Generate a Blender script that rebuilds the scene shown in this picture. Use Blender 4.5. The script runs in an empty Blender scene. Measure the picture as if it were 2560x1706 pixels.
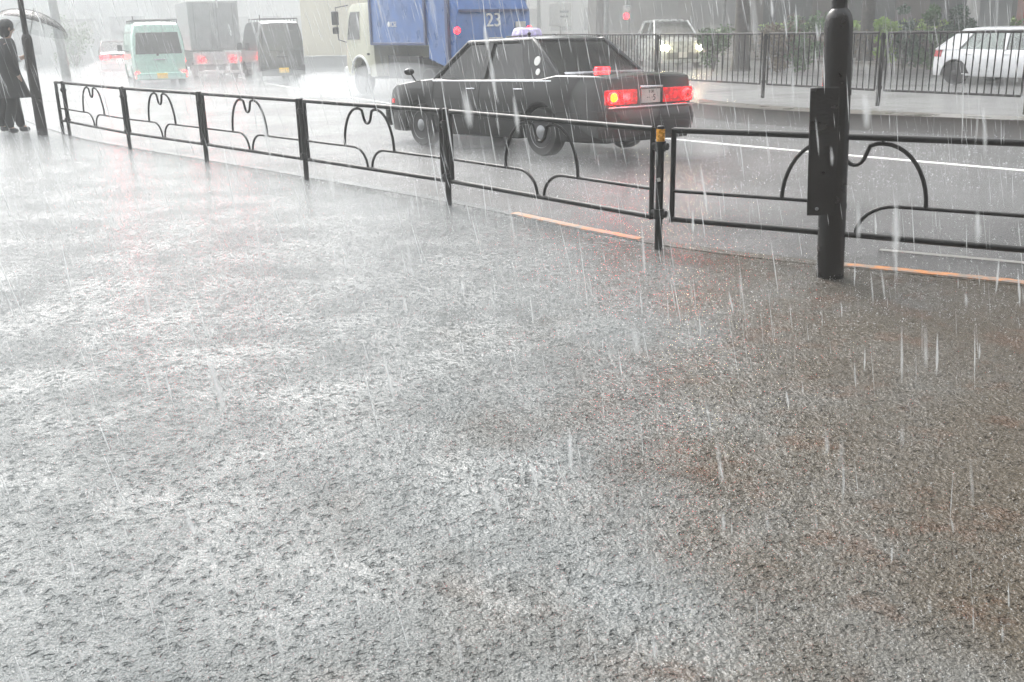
import bpy, bmesh, math, random
import numpy as np
from mathutils import Vector, Matrix, Euler
rad = math.radians
random.seed(7); rng = np.random.default_rng(11)
sc = bpy.context.scene
COL = sc.collection

# ------------------------------------------------------------------ helpers
class MB:
    """collects simple shapes into one mesh"""
    def __init__(s): s.v = []; s.f = []
    def add(s, vs, fs, M=None):
        o = len(s.v)
        for p in vs:
            p = Vector(p)
            s.v.append(tuple(M @ p) if M is not None else tuple(p))
        s.f += [tuple(i + o for i in f) for f in fs]
        return s
    def box(s, c, d, M=None, taper=1.0):
        x, y, z = d[0]/2, d[1]/2, d[2]/2
        vs = []
        for zz, k in ((-z, 1.0), (z, taper)):
            vs += [(c[0]-x*k, c[1]-y*k, c[2]+zz), (c[0]+x*k, c[1]-y*k, c[2]+zz), (c[0]+x*k, c[1]+y*k, c[2]+zz), (c[0]-x*k, c[1]+y*k, c[2]+zz)]
        return s.add(vs, [(3,2,1,0),(4,5,6,7),(0,1,5,4),(1,2,6,5),(2,3,7,6),(3,0,4,7)], M)
    def tube(s, pts, r, n=8, r_end=None, closed=False):
        pts = [Vector(p) for p in pts]; N = len(pts); vs = []; fs = []
        t0 = (pts[1]-pts[0]).normalized()
        ref = Vector((0,0,1)) if abs(t0.z) < .9 else Vector((1,0,0))
        nrm = t0.cross(ref).normalized()
        for i, p in enumerate(pts):
            if closed: t = (pts[(i+1) % N]-pts[i-1]).normalized()
            elif i == 0: t = (pts[1]-pts[0]).normalized()
            elif i == N-1: t = (pts[-1]-pts[-2]).normalized()
            else: t = ((pts[i+1]-p).normalized()+(p-pts[i-1]).normalized()).normalized()
            nrm = (nrm - t*nrm.dot(t)).normalized(); b = t.cross(nrm)
            rr = r if r_end is None else r+(r_end-r)*i/(N-1)
            for k in range(n):
                a = 2*math.pi*k/n
                vs.append(p+nrm*math.cos(a)*rr+b*math.sin(a)*rr)
        for i in range(N-1 if not closed else N):
            j = (i+1) % N
            for k in range(n):
                fs.append((i*n+k, i*n+(k+1) % n, j*n+(k+1) % n, j*n+k))
        if not closed:
            fs.append(tuple(range(n))[::-1]); fs.append(tuple((N-1)*n+k for k in range(n)))
        return s.add(vs, fs)
    def lathe(s, prof, n=24, M=None):
        vs = []; fs = []
        for r, z in prof:
            for k in range(n):
                a = 2*math.pi*k/n; vs.append((r*math.cos(a), r*math.sin(a), z))
        for i in range(len(prof)-1):
            for k in range(n):
                fs.append((i*n+k, i*n+(k+1) % n, (i+1)*n+(k+1) % n, (i+1)*n+k))
        fs.append(tuple(range(n))[::-1]); fs.append(tuple((len(prof)-1)*n+k for k in range(n)))
        return s.add(vs, fs, M)
    def prism(s, poly, z0, z1, M=None):
        n = len(poly)
        vs = [(p[0], p[1], z0) for p in poly]+[(p[0], p[1], z1) for p in poly]
        fs = [tuple(range(n))[::-1], tuple(range(n, 2*n))]+[(i, (i+1) % n, n+(i+1) % n, n+i) for i in range(n)]
        return s.add(vs, fs, M)
    def panel(s, q, t):
        q = [Vector(p) for p in q]; nrm = (q[2]-q[0]).cross(q[3]-q[1]).normalized()*t/2
        vs = [p-nrm for p in q]+[p+nrm for p in q]
        return s.add(vs, [(3,2,1,0),(4,5,6,7),(0,1,5,4),(1,2,6,5),(2,3,7,6),(3,0,4,7)])
    def ball(s, c, r, n=12, m=8):
        r = r if hasattr(r, '__len__') else (r, r, r)
        vs = [(c[0], c[1], c[2]-r[2])]; fs = []
        for i in range(1, m):
            a = math.pi*i/m-math.pi/2
            for k in range(n):
                b = 2*math.pi*k/n
                vs.append((c[0]+r[0]*math.cos(a)*math.cos(b), c[1]+r[1]*math.cos(a)*math.sin(b), c[2]+r[2]*math.sin(a)))
        vs.append((c[0], c[1], c[2]+r[2]))
        for k in range(n): fs.append((0, 1+(k+1) % n, 1+k))
        for i in range(m-2):
            for k in range(n):
                fs.append((1+i*n+k, 1+i*n+(k+1) % n, 1+(i+1)*n+(k+1) % n, 1+(i+1)*n+k))
        L = len(vs)-1
        for k in range(n): fs.append((L, 1+(m-2)*n+k, 1+(m-2)*n+(k+1) % n))
        return s.add(vs, fs)
    def build(s, name, mat, parent=None, bevel=None, flat=False, recalc=True):
        me = bpy.data.meshes.new(name); me.from_pydata(s.v, [], s.f)
        if recalc:
            bm = bmesh.new(); bm.from_mesh(me); bmesh.ops.recalc_face_normals(bm, faces=bm.faces); bm.to_mesh(me); bm.free()
        if not flat:
            me.polygons.foreach_set('use_smooth', [True]*len(me.polygons)); me.set_sharp_from_angle(angle=rad(38))
        if mat: me.materials.append(mat)
        o = bpy.data.objects.new(name, me); COL.objects.link(o)
        if parent: o.parent = parent
        if bevel:
            b = o.modifiers.new('bevel', 'BEVEL'); b.width = bevel; b.segments = 2; b.limit_method = 'ANGLE'; b.angle_limit = rad(40)
        return o

def build_each(mb, name, mat, parent, **k):
    """one object for every loose piece"""
    up = list(range(len(mb.v)))
    def find(i):
        while up[i] != i: up[i] = up[up[i]]; i = up[i]
        return i
    for f in mb.f:
        for i in f[1:]: up[find(i)] = find(f[0])
    groups = {}
    for f in mb.f: groups.setdefault(find(f[0]), []).append(f)
    out = []
    for fs in groups.values():
        ids = sorted({i for f in fs for i in f}); mp = {i: k_ for k_, i in enumerate(ids)}
        m2 = MB(); m2.v = [mb.v[i] for i in ids]; m2.f = [tuple(mp[i] for i in f) for f in fs]
        out.append(m2.build(name, mat, parent, **k))
    return out
def tag(o, label=None, cat=None, group=None, kind=None):
    if label: o['label'] = label
    if cat: o['category'] = cat
    if group: o['group'] = group
    if kind: o['kind'] = kind
    return o
def thing(name, label, cat, loc=(0,0,0), rot=(0,0,0), group=None, scale=1.0):
    o = bpy.data.objects.new(name, None); COL.objects.link(o)
    o.location = loc; o.rotation_euler = rot; o.scale = (scale,)*3; o.empty_display_size = .2
    return tag(o, label, cat, group)
def lerp(a, b, t): return a+(b-a)*t
def pl(pts):
    """piecewise linear function through points"""
    xs = [p[0] for p in pts]; ys = [p[1] for p in pts]
    return lambda x: float(np.interp(x, xs, ys))
def smooth_path(pts, n=8):
    out = []; P = [Vector((p[0], p[1], 0)) for p in pts]
    for i in range(len(P)-1):
        p0, p1, p2, p3 = P[max(i-1,0)], P[i], P[i+1], P[min(i+2,len(P)-1)]
        for k in range(n):
            t = k/n
            out.append(.5*((2*p1)+(p2-p0)*t+(2*p0-5*p1+4*p2-p3)*t*t+(3*p1-p0-3*p2+p3)*t**3))
    out.append(P[-1]); return out
def offset(path, d):
    out = []
    for i, p in enumerate(path):
        t = (path[min(i+1,len(path)-1)]-path[max(i-1,0)]).normalized()
        out.append(p+Vector((t.y, -t.x, 0))*d)
    return out
def text_mesh(name, body, size, mat, parent, M, extrude=.002):
    cu = bpy.data.curves.new(name, 'FONT'); cu.body = body; cu.size = size; cu.extrude = extrude
    cu.align_x = 'CENTER'; cu.align_y = 'CENTER'
    tmp = bpy.data.objects.new(name+'_tmp', cu); COL.objects.link(tmp)
    dg = bpy.context.evaluated_depsgraph_get()
    me = bpy.data.meshes.new_from_object(tmp.evaluated_get(dg))
    bpy.data.objects.remove(tmp)
    me.transform(M); me.materials.clear(); me.materials.append(mat)
    o = bpy.data.objects.new(name, me); COL.objects.link(o); o.parent = parent
    return o

# ------------------------------------------------------------------ materials
def nodes(name):
    m = bpy.data.materials.new(name); m.use_nodes = True
    return m, m.node_tree, m.node_tree.nodes['Principled BSDF']
def mat(name, base, rough=.5, metal=0., var=.25, scale=9., coat=0., bump=0., spec=.5, rvar=.12, emit=None, estr=0.):
    m, nt, p = nodes(name); N = nt.nodes; L = nt.links
    tc = N.new('ShaderNodeTexCoord'); nz = N.new('ShaderNodeTexNoise'); nz.inputs['Scale'].default_value = scale; nz.inputs['Detail'].default_value = 5
    L.new(tc.outputs['Object'], nz.inputs['Vector'])
    r = N.new('ShaderNodeValToRGB'); r.color_ramp.elements[0].position = .3; r.color_ramp.elements[1].position = .75
    r.color_ramp.elements[0].color = (*[c*(1-var) for c in base], 1); r.color_ramp.elements[1].color = (*[min(1, c*(1+var)) for c in base], 1)
    L.new(nz.outputs['Fac'], r.inputs['Fac']); L.new(r.outputs['Color'], p.inputs['Base Color'])
    mr = N.new('ShaderNodeMapRange'); mr.inputs['To Min'].default_value = max(.02, rough-rvar); mr.inputs['To Max'].default_value = min(1, rough+rvar)
    L.new(nz.outputs['Fac'], mr.inputs['Value']); L.new(mr.outputs['Result'], p.inputs['Roughness'])
    p.inputs['Metallic'].default_value = metal; p.inputs['Coat Weight'].default_value = coat; p.inputs['Coat Roughness'].default_value = .08
    p.inputs['Specular IOR Level'].default_value = spec
    if bump:
        n2 = N.new('ShaderNodeTexNoise'); n2.inputs['Scale'].default_value = scale*6; n2.inputs['Detail'].default_value = 4
        L.new(tc.outputs['Object'], n2.inputs['Vector'])
        b = N.new('ShaderNodeBump'); b.inputs['Strength'].default_value = bump; b.inputs['Distance'].default_value = .02
        L.new(n2.outputs['Fac'], b.inputs['Height']); L.new(b.outputs['Normal'], p.inputs['Normal'])
    if emit:
        p.inputs['Emission Color'].default_value = (*emit, 1)
        ev = N.new('ShaderNodeTexVoronoi'); ev.inputs['Scale'].default_value = 16; L.new(tc.outputs['Object'], ev.inputs['Vector'])
        em = N.new('ShaderNodeMapRange'); em.inputs['From Max'].default_value = .7; em.inputs['To Min'].default_value = estr*1.7; em.inputs['To Max'].default_value = estr*.25
        L.new(ev.outputs['Distance'], em.inputs['Value']); L.new(em.outputs['Result'], p.inputs['Emission Strength'])
    return m
def glass(name, tint=(.42,.47,.45), refl=.16, gcol=.92):
    m, nt, p = nodes(name); N = nt.nodes; L = nt.links; N.remove(p)
    tr = N.new('ShaderNodeBsdfTransparent'); tr.inputs['Color'].default_value = (*tint, 1)
    gl = N.new('ShaderNodeBsdfGlossy'); gl.inputs['Color'].default_value = (gcol,gcol,gcol,1)
    nz = N.new('ShaderNodeTexNoise'); nz.inputs['Scale'].default_value = 3; nz.inputs['Detail'].default_value = 2
    tc = N.new('ShaderNodeTexCoord'); L.new(tc.outputs['Object'], nz.inputs['Vector'])
    mr = N.new('ShaderNodeMapRange'); mr.inputs['To Min'].default_value = .04; mr.inputs['To Max'].default_value = .16
    L.new(nz.outputs['Fac'], mr.inputs['Value']); L.new(mr.outputs['Result'], gl.inputs['Roughness'])
    fr = N.new('ShaderNodeFresnel'); fr.inputs['IOR'].default_value = 1.5
    ad = N.new('ShaderNodeMath'); ad.operation = 'ADD'; ad.inputs[1].default_value = refl; L.new(fr.outputs[0], ad.inputs[0])
    mx = N.new('ShaderNodeMixShader'); L.new(ad.outputs[0], mx.inputs[0]); L.new(tr.outputs[0], mx.inputs[1]); L.new(gl.outputs[0], mx.inputs[2])
    L.new(mx.outputs[0], N['Material Output'].inputs['Surface'])
    return m
def volume(name, density, color=(.92,.95,.96), aniso=.2):
    m, nt, p = nodes(name); N = nt.nodes; N.remove(p)
    v = N.new('ShaderNodeVolumePrincipled'); v.inputs['Density'].default_value = density; v.inputs['Color'].default_value = (*color, 1); v.inputs['Anisotropy'].default_value = aniso
    nt.links.new(v.outputs[0], N['Material Output'].inputs['Volume'])
    return m
def wet_ground(name, dry, flood_sheen, puddle_bias=0., ripple=1.0, brown=None, tilt=None):
    """rain-beaten film of water over paving: dark film, and puddles whose colour is paled for reflected sky"""
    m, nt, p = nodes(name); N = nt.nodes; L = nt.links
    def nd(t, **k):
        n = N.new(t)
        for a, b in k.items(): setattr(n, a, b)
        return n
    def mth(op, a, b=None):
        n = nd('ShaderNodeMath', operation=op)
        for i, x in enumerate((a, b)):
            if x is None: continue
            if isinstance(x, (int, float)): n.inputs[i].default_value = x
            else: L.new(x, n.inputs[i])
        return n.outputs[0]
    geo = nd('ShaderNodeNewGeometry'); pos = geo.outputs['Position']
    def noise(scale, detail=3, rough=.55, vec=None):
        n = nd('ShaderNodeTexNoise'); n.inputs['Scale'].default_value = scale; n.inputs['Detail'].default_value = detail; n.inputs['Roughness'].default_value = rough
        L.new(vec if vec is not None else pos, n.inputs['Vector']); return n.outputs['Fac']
    # where the water is smoother and its colour paled for sky sheen
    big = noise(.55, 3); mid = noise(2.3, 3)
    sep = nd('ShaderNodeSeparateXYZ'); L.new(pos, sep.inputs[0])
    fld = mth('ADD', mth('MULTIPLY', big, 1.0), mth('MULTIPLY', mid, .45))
    if tilt:  # drifts the paler colour sideways, standing in for brighter sky reflection
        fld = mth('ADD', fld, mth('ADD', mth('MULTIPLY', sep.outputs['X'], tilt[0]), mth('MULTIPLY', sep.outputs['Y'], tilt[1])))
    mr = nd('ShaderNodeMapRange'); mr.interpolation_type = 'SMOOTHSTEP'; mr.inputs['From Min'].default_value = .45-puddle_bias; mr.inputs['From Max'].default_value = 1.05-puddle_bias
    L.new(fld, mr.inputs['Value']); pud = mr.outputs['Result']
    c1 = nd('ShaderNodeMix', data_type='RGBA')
    c1.inputs['A'].default_value = (*dry, 1); c1.inputs['B'].default_value = (*flood_sheen, 1); L.new(pud, c1.inputs['Factor'])
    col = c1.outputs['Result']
    if brown:
        bn = nd('ShaderNodeMapRange'); bn.inputs['From Min'].default_value = .54; bn.inputs['From Max'].default_value = .62; L.new(noise(2.6, 8, .68), bn.inputs['Value'])
        inv = mth('SUBTRACT', 1.0, pud); f = mth('MULTIPLY', bn.outputs['Result'], mth('MULTIPLY', inv, .55))
        c2 = nd('ShaderNodeMix', data_type='RGBA'); L.new(f, c2.inputs['Factor']); L.new(col, c2.inputs['A']); c2.inputs['B'].default_value = (*brown, 1)
        col = c2.outputs['Result']
    grain = nd('ShaderNodeMapRange'); grain.inputs['From Min'].default_value = .3; grain.inputs['From Max'].default_value = .7
    grain.inputs['To Min'].default_value = .55; grain.inputs['To Max'].default_value = 1.45; L.new(noise(170, 2, .6), grain.inputs['Value'])
    c3 = nd('ShaderNodeMix', data_type='RGBA', blend_type='MULTIPLY'); c3.inputs['Factor'].default_value = 1
    gc = nd('ShaderNodeCombineColor'); [L.new(grain.outputs['Result'], gc.inputs[i]) for i in range(3)]
    L.new(col, c3.inputs['A']); L.new(gc.outputs[0], c3.inputs['B'])
    # froth flecks thrown up by the drops
    fl = nd('ShaderNodeMapRange'); fl.inputs['From Min'].default_value = .60; fl.inputs['From Max'].default_value = .74; L.new(noise(95, 3, .7), fl.inputs['Value'])
    ptc = nd('ShaderNodeMapRange'); ptc.inputs['From Min'].default_value = .4; ptc.inputs['From Max'].default_value = .62; L.new(noise(4.5, 4, .6), ptc.inputs['Value'])
    ff = mth('MULTIPLY', fl.outputs['Result'], mth('ADD', mth('MULTIPLY', ptc.outputs['Result'], .55), .25))
    c4 = nd('ShaderNodeMix', data_type='RGBA'); L.new(ff, c4.inputs['Factor']); L.new(c3.outputs['Result'], c4.inputs['A']); c4.inputs['B'].default_value = (.34,.34,.325,1)
    L.new(c4.outputs['Result'], p.inputs['Base Color'])
    p.inputs['IOR'].default_value = 1.34
    rg = nd('ShaderNodeMapRange'); rg.inputs['To Min'].default_value = .20; rg.inputs['To Max'].default_value = .07; L.new(pud, rg.inputs['Value']); L.new(rg.outputs['Result'], p.inputs['Roughness'])
    # ripples: drop rings (two sizes) plus chop
    def rings(scale, freq, seed):
        v = nd('ShaderNodeTexVoronoi', voronoi_dimensions='2D', feature='F1'); v.inputs['Scale'].default_value = scale
        off = nd('ShaderNodeVectorMath', operation='ADD'); off.inputs[1].default_value = (seed, seed*1.7, 0); L.new(pos, off.inputs[0]); L.new(off.outputs[0], v.inputs['Vector'])
        d = v.outputs['Distance']
        fade = nd('ShaderNodeMapRange'); fade.inputs['From Min'].default_value = .05; fade.inputs['From Max'].default_value = .5; fade.inputs['To Min'].default_value = 1; fade.inputs['To Max'].default_value = 0; L.new(d, fade.inputs['Value'])
        return mth('MULTIPLY', mth('SINE', mth('MULTIPLY', d, freq)), fade.outputs['Result'])
    wn = nd('ShaderNodeTexNoise'); wn.inputs['Scale'].default_value = 38; wn.inputs['Detail'].default_value = 2; L.new(pos, wn.inputs['Vector'])
    ws = nd('ShaderNodeVectorMath', operation='MULTIPLY_ADD'); ws.inputs[1].default_value = (.05,.05,.0); L.new(wn.outputs['Color'], ws.inputs[0]); L.new(pos, ws.inputs[2]); warp = ws.outputs[0]
    def craters(scale, seed, share, width):
        v = nd('ShaderNodeTexVoronoi', voronoi_dimensions='2D', feature='F1'); v.inputs['Scale'].default_value = scale
        off = nd('ShaderNodeVectorMath', operation='ADD'); off.inputs[1].default_value = (seed, seed*.6, 0); L.new(warp, off.inputs[0]); L.new(off.outputs[0], v.inputs['Vector'])
        sc_ = nd('ShaderNodeSeparateColor'); L.new(v.outputs['Color'], sc_.inputs[0])
        on = mth('GREATER_THAN', sc_.outputs[0], 1-share)
        d = v.outputs['Distance']
        pit = nd('ShaderNodeMapRange', interpolation_type='SMOOTHSTEP'); pit.inputs['From Min'].default_value = 0; pit.inputs['From Max'].default_value = width; pit.inputs['To Min'].default_value = -1; pit.inputs['To Max'].default_value = 0; L.new(d, pit.inputs['Value'])
        rim = nd('ShaderNodeMapRange', interpolation_type='SMOOTHSTEP'); rim.inputs['From Min'].default_value = 0; rim.inputs['From Max'].default_value = width*.6; rim.inputs['To Min'].default_value = 1; rim.inputs['To Max'].default_value = 0
        L.new(mth('ABSOLUTE', mth('SUBTRACT', d, width*1.25)), rim.inputs['Value'])
        return mth('MULTIPLY', mth('ADD', pit.outputs['Result'], mth('MULTIPLY', rim.outputs['Result'], .3)), on)
    amp = nd('ShaderNodeMapRange'); amp.inputs['From Min'].default_value = .35; amp.inputs['From Max'].default_value = .65; amp.inputs['To Min'].default_value = .45; amp.inputs['To Max'].default_value = 1.25; L.new(noise(1.7, 3, .6), amp.inputs['Value'])
    h = mth('ADD', mth('MULTIPLY', rings(12, 22, 3.1), .30), mth('MULTIPLY', rings(29, 15, 9.7), .26))
    chop = mth('ADD', mth('MULTIPLY', noise(110, 2, .55), 1.5), mth('MULTIPLY', noise(58, 2, .5), 3.0))
    h = mth('ADD', h, mth('MULTIPLY', chop, amp.outputs['Result']))
    h = mth('ADD', h, mth('MULTIPLY', noise(24, 2, .5), 2.4))
    h = mth('ADD', h, mth('ADD', mth('MULTIPLY', craters(19, 4.4, .22, .22), 1.8), mth('MULTIPLY', craters(33, 8.2, .34, .28), 1.6)))
    b = nd('ShaderNodeBump'); b.inputs['Strength'].default_value = 1.0; b.inputs['Distance'].default_value = .0050*ripple
    L.new(h, b.inputs['Height']); L.new(b.outputs['Normal'], p.inputs['Normal'])
    return m

M = {}
M['black'] = mat('black_paint', (.007,.007,.0066), .42, var=.4, scale=30, bump=.12, spec=.28)
M['pole'] = mat('dark_pole_paint', (.009,.0075,.007), .24, var=.2, scale=10, bump=.07, spec=.42)
M['amber'] = mat('amber_reflector', (.75,.32,.02), .25, var=.5, scale=60)
M['white_sticker'] = mat('white_sticker', (.75,.75,.72), .4, var=.1)
M['taxi'] = mat('black_car_paint', (.008,.0085,.0085), .16, spec=.35, coat=.35, var=.2, rvar=.05, bump=.02, scale=25)
M['trim'] = mat('black_rubber_trim', (.015,.015,.015), .55)
M['chrome'] = mat('chrome', (.75,.76,.78), .14, metal=1, var=.05, rvar=.06)
M['tyre'] = mat('tyre_rubber', (.014,.014,.014), .6)
M['hub'] = mat('steel_wheel', (.33,.34,.35), .35, metal=.8)
M['darkhub'] = mat('dark_wheel', (.06,.06,.06), .45, metal=.5)
M['glass'] = glass('car_glass', (.85,.90,.87), .03)
M['darkglass'] = mat('dark_glass', (.03,.036,.036), .1, coat=.6, rvar=.05)
M['seat'] = mat('dark_seat_cloth', (.03,.032,.03), .85)
M['seatcover'] = mat('white_seat_cover', (.5,.52,.52), .8)
M['skin'] = mat('skin', (.42,.28,.21), .55, var=.1)
M['red_on'] = mat('lit_red_lens', (.5,.01,.01), .25, emit=(1,.004,.006), estr=26)
M['brake_on'] = mat('lit_brake_lens', (.5,.01,.01), .25, emit=(1,.0012,.0014), estr=85)
M['red_soft'] = mat('faint_red_lens', (.45,.012,.02), .2, emit=(1,.002,.006), estr=.5, var=.4, scale=40)
M['red_dull'] = mat('unlit_red_lens', (.42,.03,.04), .25, var=.3)
M['amber_on'] = mat('lit_amber_lens', (.8,.3,.01), .25, emit=(1,.45,.006), estr=4.5)
M['head_on'] = mat('lit_headlamp', (.9,.9,.8), .2, emit=(1,.88,.50), estr=80)
M['lamp_lilac'] = mat('lit_roof_sign', (.6,.56,.7), .3, emit=(.62,.52,1), estr=.28)
M['plate_white'] = mat('plate_white', (.62,.6,.56), .45, var=.08)
M['plate_yellow'] = mat('plate_yellow', (.8,.52,.04), .45, var=.08, emit=(1,.6,.08), estr=.25)
M['ink'] = mat('plate_ink', (.03,.06,.04), .5)
M['mint'] = mat('mint_car_paint', (.50,.73,.63), .25, coat=.7, var=.08)
M['vandark'] = mat('dark_van_paint', (.018,.019,.021), .2, coat=.8)
M['redcar'] = mat('dark_maroon_paint', (.07,.025,.03), .22, coat=.8)
M['white'] = mat('white_car_paint', (.78,.79,.8), .22, coat=.8, var=.04)
M['silver'] = mat('silver_car_paint', (.4,.42,.42), .28, metal=.3, coat=.6, var=.08)
M['boxgrey'] = mat('grey_box_panel', (.27,.28,.28), .45, var=.2, scale=3)
M['boxpale'] = mat('pale_tail_panel', (.68,.64,.64), .4, var=.12)
M['blue'] = mat('blue_truck_paint', (.022,.115,.37), .3, coat=.4, var=.22, scale=3)
M['blue_dark'] = mat('dark_blue_ribs', (.03,.055,.16), .4, var=.2)
M['cream'] = mat('cream_cab_paint', (.60,.60,.47), .32, coat=.4, var=.08, scale=3)
M['chassis'] = mat('chassis_dark', (.02,.02,.02), .6)
M['galv'] = mat('galvanised_pole', (.22,.23,.23), .5, metal=.4)
M['letter'] = mat('white_lettering', (.85,.86,.84), .5, var=.05)
M['coat'] = mat('dark_coat_cloth', (.012,.012,.013), .8, var=.35, scale=20, bump=.2)
M['trousers'] = mat('dark_trousers', (.014,.014,.016), .8, var=.3)
M['shoe'] = mat('dark_shoes', (.008,.008,.008), .4)
M['hair'] = mat('black_hair', (.006,.005,.005), .5, var=.4, scale=60)
M['vinyl'] = glass('umbrella_vinyl', (.86,.87,.87), .0, .3)
M['umb_metal'] = mat('umbrella_shaft', (.5,.5,.5), .3, metal=.8)
M['strap'] = mat('white_strap', (.7,.7,.7), .6)
M['leaf'] = mat('leaf_green', (.055,.13,.035), .45, var=.55, scale=2.2)
M['leaf_dark'] = mat('leaf_dark_green', (.022,.075,.038), .45, var=.5, scale=2.2)
M['leaf_bright'] = mat('leaf_fresh_green', (.20,.33,.05), .5, var=.45, scale=2.5)
M['leaf_brown'] = mat('leaf_rusty', (.115,.085,.052), .6, var=.4, scale=2.5)
M['bark'] = mat('wet_bark', (.055,.048,.043), .6, var=.4, scale=8, bump=.6)
M['conc'] = mat('pale_concrete', (.44,.46,.455), .7, var=.14, scale=.4)
M['conc2'] = mat('grey_concrete', (.36,.37,.37), .7, var=.16, scale=.4)
M['dark_wall'] = mat('dark_facade', (.058,.050,.040), .55, var=.25, scale=.3)
M['beige_wall'] = mat('beige_wall', (.52,.48,.34), .75, var=.07, scale=.5)
M['darkwin'] = mat('dark_building_window', (.03,.035,.036), .15)
M['brownwall'] = mat('brown_render_wall', (.10,.085,.07), .8, var=.15, scale=.5)
M['roof'] = mat('grey_roof', (.16,.17,.17), .6, var=.2, scale=.8)
M['winglass'] = mat('building_window', (.16,.18,.185), .12, coat=.5)
M['kerb'] = mat('kerb_concrete', (.085,.08,.072), .4, var=.25, scale=7, bump=.3)
M['kerbface'] = mat('median_concrete', (.14,.13,.113), .3, var=.3, scale=3, bump=.3, coat=.4)
M['pinkpanel'] = mat('pink_shop_panel', (.7,.45,.4), .5, var=.25, scale=2)
M['redpanel'] = mat('red_shop_banner', (.6,.09,.08), .5, var=.2)
M['iron'] = mat('black_railing', (.006,.006,.0055), .45, var=.4, scale=20, spec=.25)

def paint(name, base, wear, rough=.35):
    """worn road paint: patches where it has gone are left out of the colour"""
    m, nt, p = nodes(name); N = nt.nodes; L = nt.links
    geo = N.new('ShaderNodeNewGeometry'); nz = N.new('ShaderNodeTexNoise'); nz.inputs['Scale'].default_value = 9; nz.inputs['Detail'].default_value = 8; nz.inputs['Roughness'].default_value = .75
    L.new(geo.outputs['Position'], nz.inputs['Vector'])
    r = N.new('ShaderNodeMapRange'); r.inputs['From Min'].default_value = wear-.06; r.inputs['From Max'].default_value = wear+.06; L.new(nz.outputs['Fac'], r.inputs['Value'])
    mx = N.new('ShaderNodeMix'); mx.data_type = 'RGBA'; mx.inputs['A'].default_value = (.16,.155,.145,1); mx.inputs['B'].default_value = (*base, 1); L.new(r.outputs['Result'], mx.inputs['Factor'])
    L.new(mx.outputs['Result'], p.inputs['Base Color']); p.inputs['Roughness'].default_value = rough
    b = N.new('ShaderNodeBump'); b.inputs['Strength'].default_value = .8; b.inputs['Distance'].default_value = .004
    n2 = N.new('ShaderNodeTexNoise'); n2.inputs['Scale'].default_value = 60; L.new(geo.outputs['Position'], n2.inputs['Vector']); L.new(n2.outputs['Fac'], b.inputs['Height']); L.new(b.outputs['Normal'], p.inputs['Normal'])
    return m
M['orange_line'] = paint('worn_orange_paint', (.42,.17,.055), .515)
M['faint_line'] = paint('almost_gone_white_paint', (.22,.22,.215), .54)
M['white_line'] = paint('worn_white_paint', (.72,.72,.70), .36)
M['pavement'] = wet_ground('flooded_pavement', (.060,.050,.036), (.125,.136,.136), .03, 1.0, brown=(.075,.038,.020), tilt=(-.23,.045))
M['road'] = wet_ground('wet_asphalt', (.035,.035,.035), (.07,.071,.071), .12, .8)
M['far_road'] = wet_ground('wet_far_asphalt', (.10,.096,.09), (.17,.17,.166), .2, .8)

# ------------------------------------------------------------------ ground, road, kerbs
KP = [(40,-17),(22,-5.3),(14,-.5),(8,2.75),(4.6,4.92),(3.1,5.93),(1.22,7.24),(-.43,9.32),(-2.09,11.2),(-3.69,12.98),(-5.28,14.71),(-7.25,17.1),(-10.6,22.4),(-15,31.5),(-19,41),(-25,56),(-42,98)]
K = smooth_path(KP, 6)
MP = [(40,-10),(26,.5),(18,6),(12.4,9.9),(8.9,12.75),(6.57,14.85),(4.33,17.09),(3.0,20),(1.9,24.2),(.9,28.5),(-1,34),(-5,43),(-10.5,56),(-26,98)]
MK = smooth_path(MP, 6)
road = MB().add([(-400,-400,-.1),(400,-400,-.1),(400,400,-.1),(-400,400,-.1)], [(0,1,2,3)]).build('road', M['road']); tag(road, kind='structure')
xy = lambda P: [(p.x, p.y) for p in P]
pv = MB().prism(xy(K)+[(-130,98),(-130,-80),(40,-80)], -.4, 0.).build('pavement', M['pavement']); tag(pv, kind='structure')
def strip(path, d0, d1, z0, z1, name, m, parent=None, kind='structure'):
    a = offset(path, d0); b = offset(path, d1); mb = MB(); n = len(a)
    vs = []; fs = []
    for p, q in zip(a, b): vs += [(p.x,p.y,z0),(q.x,q.y,z0),(q.x,q.y,z1),(p.x,p.y,z1)]
    for i in range(n-1):
        for k in range(4): fs.append((i*4+k, (i+1)*4+k, (i+1)*4+(k+1) % 4, i*4+(k+1) % 4))
    fs.append((0,1,2,3)); fs.append(((n-1)*4+3,(n-1)*4+2,(n-1)*4+1,(n-1)*4))
    o = mb.add(vs, fs).build(name, m, parent)
    if kind: tag(o, kind=kind)
    return o
strip(K, -.10, .03, -.3, .004, 'kerb', M['pavement'])
# orange painted stretches on the kerb stone, and the lane lines on the road
def sub(path, x0, x1): return [p for p in path if x0 <= p.x <= x1]
Kf = smooth_path(KP, 40)
strip(sub(Kf, .05, 1.02), -.065, .025, .004, .008, 'kerb_line', M['orange_line'])
strip(sub(Kf, 2.15, 6.5), -.065, .025, .004, .008, 'kerb_line', M['orange_line'])
lane = smooth_path([(16,.5),(9.5,6.9),(5.74,11.2),(2.75,14.81),(.2,18.4),(-3.4,25.5),(-8,35),(-13.2,47),(-20,62)], 12)
strip(lane, -.06, .06, -.1, -.096, 'lane_marking', M['white_line'])
strip(sub(Kf, 2.2, 9), .98, 1.05, -.1, -.096, 'lane_marking', M['faint_line'])
strip(MK, 0., .62, -.3, .15, 'median', M['kerbface'])
strip(MK, -.012, 0., -.3, .144, 'kerb', mat('shaded_kerb_face', (.055,.047,.038), .5, var=.4, scale=2.5, bump=.3))  # thin facing with the upright face's shade put into its colour
MI = offset(MK, .62)
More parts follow.
